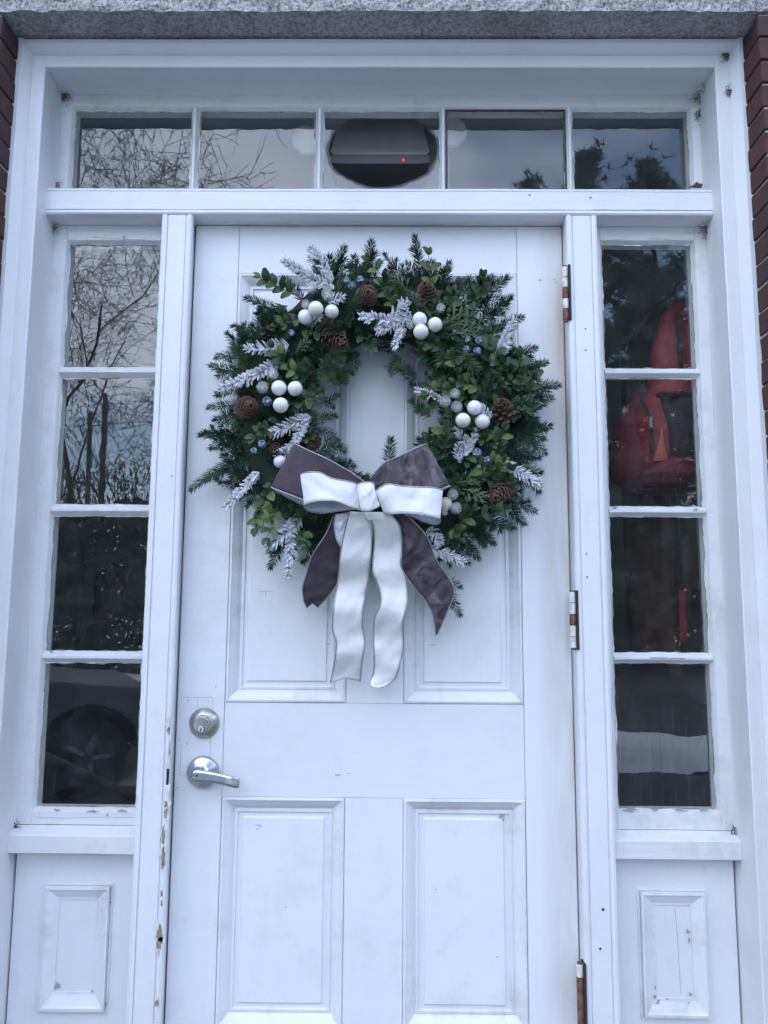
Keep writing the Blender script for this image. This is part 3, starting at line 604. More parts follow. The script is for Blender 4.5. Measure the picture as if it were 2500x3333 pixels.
# emergency light behind the transom
em = thing('emergency_light', 'grey emergency light unit with red indicator behind the middle transom pane', 'light')
def srect(name, stations, mat, parent, n=28, e=.35):
    mb = MB(); vs = []; fs = []
    for (cx_, y_, cz_, hx, hz) in stations:
        for k in range(n):
            a = 2*PI*k/n; ca, sa = math.cos(a), math.sin(a); vs.append((cx_+hx*math.copysign(abs(ca)**e, ca), y_, cz_+hz*math.copysign(abs(sa)**e, sa)))
    for i in range(len(stations)-1):
        for k in range(n): fs.append([i*n+k, i*n+(k+1) % n, (i+1)*n+(k+1) % n, (i+1)*n+k])
    fs += [list(range(n)), [(len(stations)-1)*n+k for k in range(n)][::-1]]
    mb.add(vs, fs); o = mb.build(name, mat, parent, False); fix_normals(o.data); return o
cz = at(1240, 455, .14).z; cx_ = at(1237, 455, .14).x; s_ = (.14-CAM.y)/FPX
# housing: sloped grey cover, dark lower band with the indicator
zt, zb, zc = at(1237, 372, .20).z, at(1237, 503, .135).z, at(1237, 531, .135).z
mb = MB(); n = 20
def rr(hx, r, z0, z1, y, flip=1):
    pts = []
    for k in range(n+1): pts.append((cx_-hx+2*hx*k/n, y, z0))
    return pts
hw0, hw1 = 150*s_, 173*s_
vs = [(cx_-hw0, .215, zt), (cx_+hw0, .215, zt), (cx_+hw1-.004, .150, zb+.03), (cx_+hw1, .140, zb+.014), (cx_+hw1-.010, .135, zb), (cx_-hw1+.010, .135, zb), (cx_-hw1, .140, zb+.014), (cx_-hw1+.004, .150, zb+.03), (cx_-hw0, .26, zt+.03), (cx_+hw0, .26, zt+.03)]
mb.add(vs, [[0, 1, 2, 3, 4, 5, 6, 7], [1, 0, 8, 9]]); cov = mb.build('cover', 'unit_grey', em); fix_normals(cov.data)
srect('base', [(cx_, .1365, (zb+zc)/2, hw1-.001, (zb-zc)/2), (cx_, .26, (zb+zc)/2+.01, hw1-.001, (zb-zc)/2+.01)], 'unit_dark', em, 40, .25)
q = at(1313, 521, .136); mb = MB(); mb.lathe([(.0030, 0), (.0030, .002), (.002, .003)], (q.x, .1365, q.z), n=14); mb.build('indicator', 'led_red', em)
for (px, py) in ((995, 450), (1475, 425)):
    q = at(px, py, .15); mb = MB(); mb.lathe([(.018, -.03), (.034, -.012), (.040, .0), (.040, .012), (.036, .016)], (q.x, .165, q.z), (.25*(1 if px < 1237 else -1), -1, -.1), 28); mb.build('lamp_head', 'lamp_white', em, True)
box('mounting_plate', cx_-.20, cx_+.20, .262, .30, zc-.02, zt+.14, 'unit_grey', em, .004)

# backpack on the right
bp = thing('backpack', 'red backpack hanging inside the right sidelight window', 'backpack')
def zp(x, y): return (1800+.4522*x, 700+.4522*y)
def pillow(name, rows, mat, parent, Yc, n=28, e=.75, wr=.006, seed=0):
    """rows = (y_zoom, x_left, x_right, half depth)"""
    mb = MB(); vs = []; fs = []
    for i, (y, xl, xr, hd) in enumerate(rows):
        a, b = at(*zp(xl, y), Yc), at(*zp(xr, y), Yc); c = (a+b)/2; hx = (b.x-a.x)/2
        for k in range(n):
            t_ = 2*PI*k/n; ca, sa = math.cos(t_), math.sin(t_); x_ = c.x+hx*math.copysign(abs(ca)**e, ca); y_ = Yc-hd*math.copysign(abs(sa)**e, sa)
            q_ = noise.noise((x_*14, c.z*9+seed, k*.05))*wr; vs.append((x_+q_, y_+q_, c.z))
    m_ = len(rows)
    for i in range(m_-1):
        for k in range(n): fs.append([i*n+k, i*n+(k+1) % n, (i+1)*n+(k+1) % n, (i+1)*n+k])
    fs += [list(range(n))[::-1], [(m_-1)*n+k for k in range(n)]]
    mb.add(vs, fs); o = mb.build(name, mat, parent, True); fix_normals(o.data); return o
def dens(rows, m=6):
    o = []
    for a, b in zip(rows, rows[1:]):
        for k in range(m): o.append(tuple(a[j]+(b[j]-a[j])*k/m for j in range(4)))
    return o+[rows[-1]]
pillow('side_gusset', dens([(1240, 600, 900, .02), (1380, 520, 1050, .06), (1500, 455, 1080, .075), (1650, 420, 1085, .085), (1800, 400, 1085, .085), (1920, 440, 1080, .07), (1990, 540, 1050, .035), (2015, 640, 980, .01)]), 'maroon_nylon', bp, .235, seed=3)
pillow('body', dens([(640, 870, 930, .012), (720, 790, 985, .025), (840, 745, 1005, .035), (960, 712, 1030, .045), (1120, 696, 1045, .055), (1240, 680, 1050, .065), (1400, 590, 1055, .075), (1600, 545, 1058, .085), (1760, 560, 1055, .08), (1850, 600, 1040, .05)]), 'red_nylon', bp, .20, wr=.009)
fp = pillow('mesh_pocket', dens([(1285, 760, 1040, .02), (1400, 770, 1052, .03), (1550, 790, 1058, .035), (1700, 820, 1056, .035), (1775, 850, 1040, .02)]), 'dark_mesh', bp, .135)
pillow('pocket_flap', dens([(1540, 768, 785, .006), (1650, 745, 806, .012), (1740, 722, 826, .014), (1775, 712, 832, .010)]), 'pink_nylon', bp, .118, wr=.002)
pillow('front_hem', dens([(1730, 840, 1060, .03), (1790, 700, 1062, .045), (1870, 620, 1058, .045), (1940, 660, 1040, .02)]), 'maroon_nylon', bp, .15, wr=.006)
def stroke(mb, pts, Yc, rad, mat, n=6): mb.tube([at(*zp(x, y), Yc) for x, y in pts], rad, n, mat)
mb = MB(); stroke(mb, [(655, 1215), (625, 1270), (640, 1340), (680, 1420), (710, 1500), (715, 1600), (712, 1710)], .120, .0042, 'black_web'); stroke(mb, [(890, 690), (905, 800), (908, 940), (920, 1090), (940, 1190)], .140, .0050, 'black_web')
stroke(mb, [(745, 1300), (790, 1283), (850, 1295), (920, 1278), (1000, 1300), (1045, 1310)], .105, .006, 'black_web'); mb.build('zipper', None, bp)
for q_, yy, r_ in (([(705, 1455), (703, 1490), (708, 1530)], .110, .004), ([(945, 1175), (962, 1190), (948, 1202)], .118, .003)): mb = MB(); stroke(mb, q_, yy, r_, 'scuff_grey'); mb.build('zip_pull', None, bp)
mb = MB(); stroke(mb, [(900, 660), (870, 560), (905, 480), (935, 560), (925, 660)], .20, .007, 'black_web'); stroke(mb, [(850, 570), (760, 640), (640, 780), (530, 900), (515, 980), (530, 1180), (560, 1350)], .245, .010, 'black_web'); mb.build('strap', None, bp)
def drape(name, rows, mat, parent, Yc, seed, amp=.02, bulge=.05, thick=.012):
    mb = MB(); vs = []; fs = []; n = 26
    for (y, xl, xr) in rows:
        for k in range(n+1):
            u = k/n; p = at(*zp(xl+(xr-xl)*u, y), Yc); p.y += amp*math.sin(u*17+seed)*(.5+.5*noise.noise((u*3, y*.002, seed)))-bulge*math.sin(u*PI); vs.append(p)
    for i in range(len(rows)-1):
        for k in range(n): a = i*(n+1)+k; fs.append([a, a+1, a+n+2, a+n+1])
    mb.add(vs, fs); o = mb.build(name, mat, parent, True); md = o.modifiers.new('thickness', 'SOLIDIFY'); md.thickness = thick; return o
def rows3(pts, m=8):
    o = []
    for a, b in zip(pts, pts[1:]):
        for k in range(m): o.append(tuple(a[j]+(b[j]-a[j])*k/m for j in range(3)))
    return o+[pts[-1]]
tag(drape('coat', rows3([(700, 640, 800), (900, 520, 760), (1100, 515, 720), (1500, 530, 760), (1900, 520, 800)]), 'coat_black', None, .36, 1.0), 'dark coat hanging behind the red backpack', 'coat')
tag(drape('coat', rows3([(1700, 520, 940), (2000, 525, 950), (2400, 540, 965), (2800, 560, 990), (3250, 600, 1120)]), 'coat_maroon', None, .42, 2.3), 'long dark maroon coat hanging below the backpack', 'coat')
tag(drape('coat', rows3([(1700, 900, 1130), (2100, 905, 1120), (2500, 935, 1130), (2700, 945, 1130)]), 'coat_olive', None, .33, 4.1), 'olive brown coat at the right edge of the right sidelight', 'coat')
o = drape('red_strap', rows3([(2700, 905, 950), (2850, 908, 955), (3080, 918, 968)]), 'strap_red', None, .27, .4, .001, 0, .003); tag(o, 'bright red strap hanging in front of the maroon coat', 'strap')
# fire extinguisher on the back wall
p = at(362, 1945, 3.28); ex = thing('fire_extinguisher', 'dark red fire extinguisher on the wall seen through the left sidelight', 'extinguisher')
mb = MB(); mb.lathe([(.05, -.2), (.062, -.19), (.065, -.17), (.065, .12), (.05, .17), (.02, .19), (.02, .22)], (p.x, 3.28, p.z), (0, 0, 1), 24); mb.build('cylinder', 'extinguisher_red', ex, True)
mb = MB(); mb.tube([(p.x-.02, 3.28, p.z+.22), (p.x+.09, 3.27, p.z+.26)], .012); mb.tube([(p.x-.02, 3.28, p.z+.2), (p.x+.08, 3.27, p.z+.215)], .010); mb.build('valve_lever', 'black_web', ex)
mb = MB(); mb.tube([(p.x, 3.28, p.z+.2), (p.x-.09, 3.25, p.z+.15), (p.x-.1, 3.25, p.z-.05), (p.x-.09, 3.25, p.z-.15)], .01); mb.build('hose', 'black_web', ex)
mb = MB(); mb.lathe([(.0655, -.08), (.0655, .05)], (p.x, 3.28, p.z), (0, 0, 1), 24); mb.build('paper_label', 'label_white', ex)

# ---------------------------------------------------------------- wreath
wr = thing('wreath', 'round fir and boxwood christmas wreath with silver balls and a bow', 'wreath')
D2S = 1.507                     # measured positions below are in 1659-wide pixels (D) or photograph pixels (S)
WC = at(1222, 1335, -.07)
mb = MB(); vs = []; fs = []; NU, NV = 72, 14; RR_, rr0 = .247, .074
for i in range(NU):
    a = 2*PI*i/NU
    for j in range(NV):
        b = 2*PI*j/NV; q = 1+.22*noise.noise((math.cos(a)*4, math.sin(a)*4, b)); rad = RR_+rr0*q*math.cos(b); y = -.050-rr0*.62*q*math.sin(b)
        vs.append((WC.x+rad*math.cos(a)*1.02, y, WC.z+rad*math.sin(a)*1.04))
for i in range(NU):
    for j in range(NV): fs.append([i*NV+j, i*NV+(j+1) % NV, ((i+1) % NU)*NV+(j+1) % NV, ((i+1) % NU)*NV+j])
mb.add(vs, fs); mb.build('wreath_base', 'wreath_core', wr)
def needle(mb, p, d, up, L, wd, mat):
    s = d.cross(up).normalized()*wd; m_ = p+d*L*.5+up*L*.04
    mb.add([p-s*.5, p+s*.5, m_+s, p+d*L, m_-s], [[0, 1, 2, 3, 4]], mat)
def fir_mesh(seed, L, side=True, mat='fir_needle', nl=.021, wd=.0009, dense=1., frost=False):
    q = random.Random(seed); mb = MB()
    def shoot(p0, d0, L, lv):
        n = int(L/.0024*dense); pts = []; p = Vector(p0); d = Vector(d0); bend = q.uniform(-.5, .5); bz = q.uniform(-.3, .3)
        for i in range(9):
            pts.append(p.copy()); p = p+d*(L/8); d = (d+Vector((0, bend*.08, bz*.07))).normalized()
        mb.tube(pts, [.0016*(1-.6*i/8)*(1 if lv == 0 else .75) for i in range(9)], 4, 'frost_stem' if frost else 'twig', False)
        for i in range(n):
            u = (i+.5)/n; k = min(7, int(u*8)); P = pts[k].lerp(pts[k+1], u*8-k); D_ = (pts[k+1]-pts[k]).normalized()
            for sgn in (-1, 1):
                for rep in range(1 if q.random() < .35 else 2):
                    a = q.gauss(0, .35)+(.75 if rep else .15); ang = q.uniform(.75, 1.15)*(1-.45*max(0, u-.75)*4*.6)
                    lat = Vector((0, sgn*math.cos(a), math.sin(a))); lat = (lat-D_*lat.dot(D_)).normalized()
                    dd = (D_*math.cos(ang)+lat*math.sin(ang)).normalized()
                    l_ = nl*q.uniform(.75, 1.1)*(1-.35*u**4)*(.75+.25*min(1, u*6))
                    if frost and q.random() > .22:
                        upv = Vector((0, 0, 1)); mb.tube([P, P+dd*l_*.55+upv*.001, P+dd*l_+upv*q.uniform(-.002, .003)], [wd*.9, wd*1.1, wd*.45], 5, 'frost')
                    else: needle(mb, P, dd, dd.cross(Vector((0, -sgn, .3))).normalized(), l_, wd, mat)
        if not frost:      # bud cluster at the tip
            for i in range(14):
                a = q.uniform(0, 2*PI); b = q.uniform(.1, .8); o_ = Vector((0, math.cos(a), math.sin(a))); D_ = d.normalized(); o_ = (o_-D_*o_.dot(D_)).normalized()
                dd = (D_*math.cos(b)+o_*math.sin(b)); needle(mb, pts[-1], dd, dd.orthogonal().normalized(), nl*q.uniform(.4, .75), wd, mat)
        return pts
    pts = shoot((0, 0, 0), (1, 0, 0), L, 0)
    if side:
        for k, sgn in ((2, 1), (3, -1), (5, q.choice((1, -1)))):
            a = q.uniform(.6, .9); shoot(pts[k], (math.cos(a), sgn*math.sin(a), q.uniform(-.1, .25)), L*(.52-.06*k)*q.uniform(.8, 1.1), 1)
    return mb.mesh('fir_sprig')
FIRS = {L: [fir_mesh(i+int(L*1000), L, (i != 0) and L > .08, nl=.025, wd=.00105, dense=.85) for i in range(4 if L > .08 else 2)] for L in (.05, .07, .095, .12, .15)}
FIRLS = [fir_mesh(20+i, .09, i == 0, 'fir_needle_light', .028) for i in range(2)]
def fir(a, b, roll):
    L = (b-a).length; k = min(FIRS, key=lambda q_: abs(q_-L)); place('fir_sprig', R.choice(FIRS[k]), a, b, k, roll)
FRO = {L: [fir_mesh(40+i+int(L*1000), L, False, nl=.0175, wd=.0023, dense=.78, frost=True) for i in range(2)] for L in (.045, .075, .12)}
FRS = {L: [fir_mesh(50+i+int(L*1000), L, False, nl=.017, wd=.0015, dense=.72, frost=True) for i in range(2)] for L in (.04, .07)}
def place(name, me, a, b, L0, roll=0., parent=wr, up=Vector((0, -1, 0)), wide=1.):
    d = (b-a); L = d.length; x = d/L; z = (up-x*up.dot(x)).normalized(); y = z.cross(x)
    z2 = z*math.cos(roll)+y*math.sin(roll); y2 = z2.cross(x); s = L/L0
    m4 = Matrix((x*s, y2*s*wide, z2*s*wide)).transposed().to_4x4(); m4.translation = a
    o = link(name, me, parent); o.matrix_world = m4; return o
def D(x, y, Y): return at(x*D2S, y*D2S, Y)
tips = [  # base -> tip in D pixels, depth of base and tip
 (742, 640, 688, 528), (775, 640, 765, 560), (792, 640, 790, 524), (845, 640, 850, 580), (905, 640, 913, 514), (945, 660, 968, 572), (1010, 690, 1080, 590), (990, 640, 1060, 600), (1030, 730, 1120, 676), (1030, 700, 1095, 640),
 (1060, 790, 1150, 742), (1080, 820, 1172, 775), (1090, 850, 1200, 822), (1090, 870, 1186, 860), (1080, 910, 1180, 915), (1085, 900, 1172, 945), (1090, 960, 1176, 1048), (1070, 950, 1150, 985), (1060, 1010, 1140, 1050), (1060, 1060, 1152, 1102), (1050, 1040, 1130, 1130),
 (1010, 1100, 1105, 1135), (1000, 1110, 1068, 1165), (970, 1120, 1036, 1196), (940, 1110, 985, 1190), (900, 1130, 1002, 1222), (950, 1230, 992, 1326), (960, 1150, 1010, 1150),
 (650, 700, 545, 640), (640, 690, 575, 680), (600, 735, 508, 712), (585, 760, 470, 768), (600, 740, 520, 745), (560, 810, 452, 800), (560, 830, 470, 845), (550, 870, 452, 878), (560, 900, 470, 910), (550, 940, 436, 940), (540, 930, 460, 970), (530, 980, 412, 1048), (560, 990, 440, 1020), (560, 1000, 520, 1075), (590, 1080, 555, 1150),
 (640, 1120, 585, 1222), (650, 1140, 600, 1180), (690, 1140, 660, 1210), (700, 1100, 690, 1180), (620, 660, 560, 700), (655, 650, 620, 600), (700, 630, 720, 560),
 (700, 950, 766, 985), (690, 900, 745, 900), (700, 870, 748, 845), (690, 860, 735, 890), (720, 830, 758, 800), (700, 1000, 795, 1035), (690, 980, 760, 1012), (840, 1010, 842, 952), (930, 900, 865, 850), (940, 880, 880, 890), (930, 950, 885, 965), (900, 820, 838, 775), (860, 770, 840, 790), (930, 850, 870, 820), (770, 770, 760, 820), (960, 990, 890, 1010), (740, 760, 790, 770), (860, 730, 800, 770), (690, 930, 752, 955)]
nf = 0
for i, (x0, y0, x1, y1) in enumerate(tips):
    if math.hypot(x1-810, y1-885) < 130 and y1 < 1000 and x0 != 840: x1, y1 = x0+(x1-x0)*.62, y0+(y1-y0)*.62
    a = D(x0, y0, -.062+R.uniform(-.02, .02)); b = D(x1, y1, -.055+R.uniform(-.03, .02)); fir(a, b, R.uniform(-.35, .35))
for i in range(178):        # the body of the wreath, three layers deep
    a = 2*PI*(i*.618034+R.uniform(-.02, .02)); lay = i % 3; rad = (.235, .275, .212)[lay]+R.uniform(-.028, .028); y = (-.075, -.052, -.085)[lay]
    p = Vector((WC.x+rad*math.cos(a)*1.02, y+R.uniform(-.012, .012), WC.z+rad*math.sin(a)*1.04))
    out_ = Vector((math.cos(a), 0, math.sin(a))); tan = Vector((-math.sin(a), 0, math.cos(a)))*R.choice((-1, -1, -1, 1))
    k = (R.uniform(.1, 1.0) if lay == 1 else (R.uniform(-.3, .5) if lay == 0 else R.uniform(-.45, .15))); d = (out_*k+tan*R.uniform(.3, 1)+Vector((0, R.uniform(-.45, -.02), 0))).normalized()
    L = R.uniform(.09, .135) if lay != 2 else R.uniform(.07, .10)
    if i % 9 == 0: place('fir_sprig', FIRLS[i % 2], p, p+d*L, .09, R.uniform(-.6, .6))
    else: fir(p, p+d*L, R.uniform(-.6, .6))
for i in range(30):         # fringe round the inner opening
    a = 2*PI*(i+R.uniform(-.3, .3))/30; rad = R.uniform(.172, .195); o_ = Vector((math.cos(a), 0, math.sin(a))); tn = Vector((-math.sin(a), 0, math.cos(a)))*R.choice((-1, 1))
    p = Vector((WC.x+rad*o_.x*1.02, -.07+R.uniform(-.025, .02), WC.z+rad*o_.z*1.04)); d = (-o_*R.uniform(.45, .95)+tn*R.uniform(.2, .9)+Vector((0, R.uniform(-.35, .1), 0))).normalized(); fir(p, p+d*R.uniform(.042, .060), R.uniform(-.6, .6))
for (x0, y0, x1, y1) in [(745, 790, 690, 810), (735, 795, 740, 830), (700, 780, 752, 760), (680, 805, 640, 790), (660, 870, 700, 850), (650, 890, 700, 905), (830, 790, 870, 800)]:
    o = place('fir_sprig', FIRLS[R.randint(0, 1)], D(x0, y0, -.11), D(x1, y1, -.125), .09, R.uniform(-.4, .4), wide=1.5)
for i, (x0, y0, x1, y1, k) in enumerate([(722, 625, 607, 572, 0), (716, 612, 680, 536, 0), (612, 778, 488, 850, 0), (625, 745, 535, 765, 1), (672, 900, 588, 935, 1), (668, 898, 625, 978, 0), (640, 958, 604, 990, 1), (866, 702, 782, 678, 0), (872, 705, 846, 750, 0), (888, 712, 872, 648, 0), (880, 690, 815, 715, 1), (1062, 788, 1112, 690, 0), (1058, 790, 1105, 745, 0), (958, 868, 902, 838, 0), (1000, 985, 1036, 932, 0), (1012, 965, 985, 925, 0), (996, 1000, 985, 965, 1), (560, 1020, 487, 1096, 0), (628, 1118, 634, 1246, 0), (650, 1120, 585, 1190, 1), (930, 1180, 1000, 1216, 1), (925, 1140, 955, 1170, 1), (676, 660, 690, 690, 1), (1060, 905, 1035, 880, 1), (1085, 1000, 1165, 1045, 1), (840, 690, 880, 655, 0), (700, 655, 740, 640, 1)]):
    yb = -.118; p0, p1 = D(x0, y0, yb), D(x1, y1, yb-.015); SET = FRO if k == 0 else FRS; key = min(SET, key=lambda q_: abs(q_-(p1-p0).length)); place('frosted_sprig', SET[key][i % 2], p0, p1, key, R.uniform(-.25, .25))
# boxwood
def leaf_mesh(seed, mat):
    q = random.Random(seed); mb = MB(); vs = []; n = 7
    L, Wd = 1.0, .31
    for i in range(n+1):
        u = i/n; w_ = Wd*math.sin(PI*u**.92)**.55 if 0 < i < n else (.03 if i == 0 else .10); zc_ = .10*math.sin(u*PI)*q.uniform(.4, 1.2)-.08*u*u
        vs += [(u, -w_, zc_+.05*w_/Wd), (u, 0, zc_-.02), (u, w_, zc_+.05*w_/Wd)]
    fs = []
    for i in range(n):
        a = 3*i; fs += [[a, a+3, a+4, a+1], [a+1, a+4, a+5, a+2]]
    mb.add(vs, fs, mat); me = mb.mesh('leaf'); me.polygons.foreach_set('use_smooth', [True]*len(me.polygons)); return me
LEAF = {k: [leaf_mesh(i+9*len(k), 'boxwood_'+k) for i in range(3)] for k in ('dark', 'light')}
filler = MB()
def boxwood(a, b, pairs, Ll, light=.2, real=True):
    d = b-a; L = d.length; x = d.normalized(); up = Vector((0, -1, 0)); z = (up-x*up.dot(x)).normalized(); y = z.cross(x)
    if real:
        st_ = MB(); st_.tube([a, a+d*.5+z*.003, b], [.0013, .0010, .0006], 5); so = st_.build('boxwood_sprig', 'twig', wr)
    tw_ = R.uniform(0, PI)
    for i in range(pairs+1):
        u = (i+.6)/(pairs+.6); P = a+d*u+z*.003*math.sin(u*PI)
        for s in (-1, 1):
            ang = R.uniform(.75, 1.15) if i < pairs else R.uniform(.25, .5); tw2 = (PI/2 if i % 2 else 0)+R.gauss(0, .3)+.4
            lat = (y*math.cos(tw2)*s+z*(abs(math.sin(tw2))*(.7 if s > 0 else .25))).normalized()
            ld = (x*math.cos(ang)+lat*math.sin(ang)).normalized(); nrm = (z*1.0+x*.35-ld*.0+y*R.uniform(-.4, .4)+Vector((0, 0, .3))); nrm = (nrm-ld*nrm.dot(ld)).normalized(); sd = nrm.cross(ld)
            l_ = Ll*R.uniform(.8, 1.15)*(1-.25*(u > .9)); me = R.choice(LEAF['light' if R.random() < light else 'dark'])
            m4 = Matrix((ld*l_, sd*l_*R.uniform(.9, 1.15), nrm*l_)).transposed().to_4x4(); m4.translation = P
            if real: o = link('leaf', me, so); o.matrix_world = m4
            else: filler.add([m4 @ v.co for v in me.vertices], [list(p.vertices) for p in me.polygons], me.materials[0].name)
S = lambda x, y, Y: at(x, y, Y)
front = [ # S pixels base->tip, pairs, leaf length m, light share
 (1420, 1330, 1385, 1300, 3), (1500, 1260, 1470, 1160, 4), (1560, 1260, 1480, 1240, 4), (1520, 1290, 1440, 1265, 4), (1600, 1200, 1590, 1090, 4), (1640, 1210, 1610, 1150, 4), (1700, 1270, 1690, 1160, 4), (1720, 1290, 1745, 1200, 3), (1450, 1470, 1440, 1385, 4), (1500, 1440, 1465, 1350, 3), (1560, 1440, 1540, 1370, 3), (1610, 1480, 1640, 1400, 4), (1560, 1420, 1600, 1440, 3), (1600, 1560, 1640, 1505, 4), (1560, 1560, 1600, 1500, 3), (1500, 1580, 1560, 1510, 3), (1560, 1680, 1640, 1660, 4), (1500, 1700, 1540, 1660, 3), (1470, 1720, 1500, 1740, 3), (1640, 1570, 1660, 1530, 3),
 (1410, 1010, 1395, 830, 4), (1440, 1130, 1380, 1110, 3), (1400, 1090, 1420, 1000, 3), (1290, 1010, 1240, 930, 3), (1300, 960, 1200, 850, 4), (1560, 970, 1570, 900, 3), (1460, 1010, 1490, 930, 3),
 (960, 960, 848, 905, 5), (980, 1040, 900, 1060, 4), (930, 1120, 895, 1060, 4), (950, 1210, 890, 1130, 4), (1000, 1230, 940, 1200, 4), (920, 1370, 830, 1420, 4), (880, 1450, 860, 1400, 3), (900, 1560, 850, 1660, 4), (860, 1620, 830, 1720, 4), (900, 1650, 870, 1750, 4), (990, 1720, 985, 1790, 3), (960, 1680, 930, 1640, 3), (1020, 1290, 950, 1310, 3)]
for i, (x0, y0, x1, y1, n_) in enumerate(front):
    lt = .6 if (i in (1, 2, 3, 13, 14, 15, 34, 35, 36, 37)) else .18; boxwood(S(x0, y0, -.115), S(x1, y1, -.135+R.uniform(-.01, .01)), n_-1, .0275, lt, i < 38)
for i in range(62):
    a = 2*PI*(i*.618+.1); 
    if i % 5 > 1: a = R.uniform(-1.15, .95)          # more boxwood on the right-hand side
    rad = R.uniform(.17, .31); p = Vector((WC.x+rad*math.cos(a)*1.02, -.095, WC.z+rad*math.sin(a)*1.04)); t_ = R.uniform(0, 2*PI); boxwood(p, p+Vector((math.cos(t_)*.05, -.02, math.sin(t_)*.05)), 3, .026, .08, False)
o = filler.build('boxwood_foliage', None, wr, True); o['kind'] = 'stuff'
# cedar sprays with pale buds
def cedar_mesh(seed, buds):
    q = random.Random(seed); mb = MB()
    def go(p, d, L, lv):
        pts = [p, p+d*L*.5+Vector((0, q.uniform(-.1, .1)*L, q.uniform(-.05, .15)*L)), p+d*L]; mb.tube(pts, [.0016, .0014, .0010] if lv else [.002, .0016, .0012], 4, 'cedar')
        if lv < 2:
            for i in range(7 if lv == 0 else 5):
                u = .2+.75*i/6; s = -1 if i % 2 else 1; a = q.uniform(.4, .9); D_ = (d*math.cos(a)+Vector((0, s*math.sin(a), q.uniform(-.3, .5)))).normalized(); go(p+d*L*u, D_, L*.45*q.uniform(.7, 1.1), lv+1)
        elif buds and q.random() < .6: mb.lathe([(.0007, -.001), (.0015, 0), (.0007, .001)], pts[-1], (0, 0, 1), 6, 'cedar_bud')
    go(Vector((0, 0, 0)), Vector((1, 0, 0)), .09, 0); return mb.mesh('cedar_sprig')
CED = [cedar_mesh(1, False), cedar_mesh(2, True)]
for (x0, y0, x1, y1, k) in [(1450, 1070, 1540, 1020, 0), (1460, 1090, 1560, 1060, 0), (1440, 1060, 1520, 1000, 0), (1470, 1080, 1545, 1090, 0), (1340, 960, 1290, 900, 1), (1380, 1000, 1340, 960, 1), (940, 1140, 900, 1165, 1), (960, 1150, 1000, 1110, 1), (980, 1690, 1000, 1640, 1), (1500, 1590, 1570, 1620, 1), (1480, 1570, 1570, 1550, 0), (980, 1290, 1040, 1300, 0), (1000, 1310, 960, 1340, 0), (1000, 1650, 960, 1690, 1)]:
    place('cedar_sprig', CED[k], S(x0, y0, -.12), S(x1, y1, -.135), .09, R.uniform(-.3, .3))
# ornaments
bmS = bmesh.new(); bmesh.ops.create_uvsphere(bmS, u_segments=24, v_segments=16, radius=1)
def ball_mesh(mat):
    me = bpy.data.meshes.new('ball'); bmS.to_mesh(me); me.materials.append(MATS[mat]); me.polygons.foreach_set('use_smooth', [True]*len(me.polygons)); return me
BM = {k: ball_mesh(k) for k in ('pearl_white', 'pearl_cream', 'pearl_warm', 'clear_ball', 'iridescent')}
def ball(name, mat, x, y, r, Y=-.145):
    sc_ = (Y-CAM.y)/FPX; o = link(name, BM[mat], wr, S(x, y, Y)); k_ = r*sc_*R.uniform(.93, 1.05); o.scale = (k_, k_, k_*R.uniform(.96, 1.03)); o.rotation_euler = (R.uniform(0, 6), R.uniform(0, 6), R.uniform(0, 6))
for i, (x, y, r, m_, Y) in enumerate([(995, 1032, 25.5, 'white', -.15), (1028, 1005, 26, 'cream', -.168), (1080, 1014, 25, 'warm', -.155), (908, 1263, 26, 'white', -.16), (961, 1265, 26, 'warm', -.158), (914, 1319, 26, 'cream', -.162), (1366, 1040, 25, 'white', -.155), (1370, 1080, 25, 'warm', -.162), (1416, 1057, 26, 'cream', -.15), (1544, 1327, 25, 'white', -.15), (1507, 1368, 25, 'cream', -.155), (1570, 1372, 24, 'warm', -.14), (912, 1503, 22, 'white', -.135), (1450, 1640, 22, 'cream', -.14)]): ball('pearl_ball', 'pearl_'+m_, x, y, r, Y)
for (x, y, r) in [(1013, 934, 21), (1065, 957, 20), (855, 1261, 22), (888, 1218, 20), (1449, 1307, 21), (1486, 1324, 21), (1481, 1281, 19), (1474, 1610, 19), (1484, 1654, 20), (1447, 1667, 12), (1435, 1002, 16), (995, 990, 15)]:
    ball('clear_glass_ball', 'clear_ball', x, y, r, -.160)
for (x, y, r) in [(1129, 912, 13), (1173, 910, 14), (1146, 930, 14), (950, 1084, 12), (870, 1307, 17), (827, 1467, 12), (853, 1446, 14), (1523, 1106, 12), (1560, 1110, 15), (1519, 1137, 12), (1554, 1143, 15), (1553, 1475, 16), (1586, 1498, 13), (1479, 1080, 7), (1560, 1520, 8)]:
    ball('iridescent_ball', 'iridescent', x, y, r, -.152)
bmS.free()
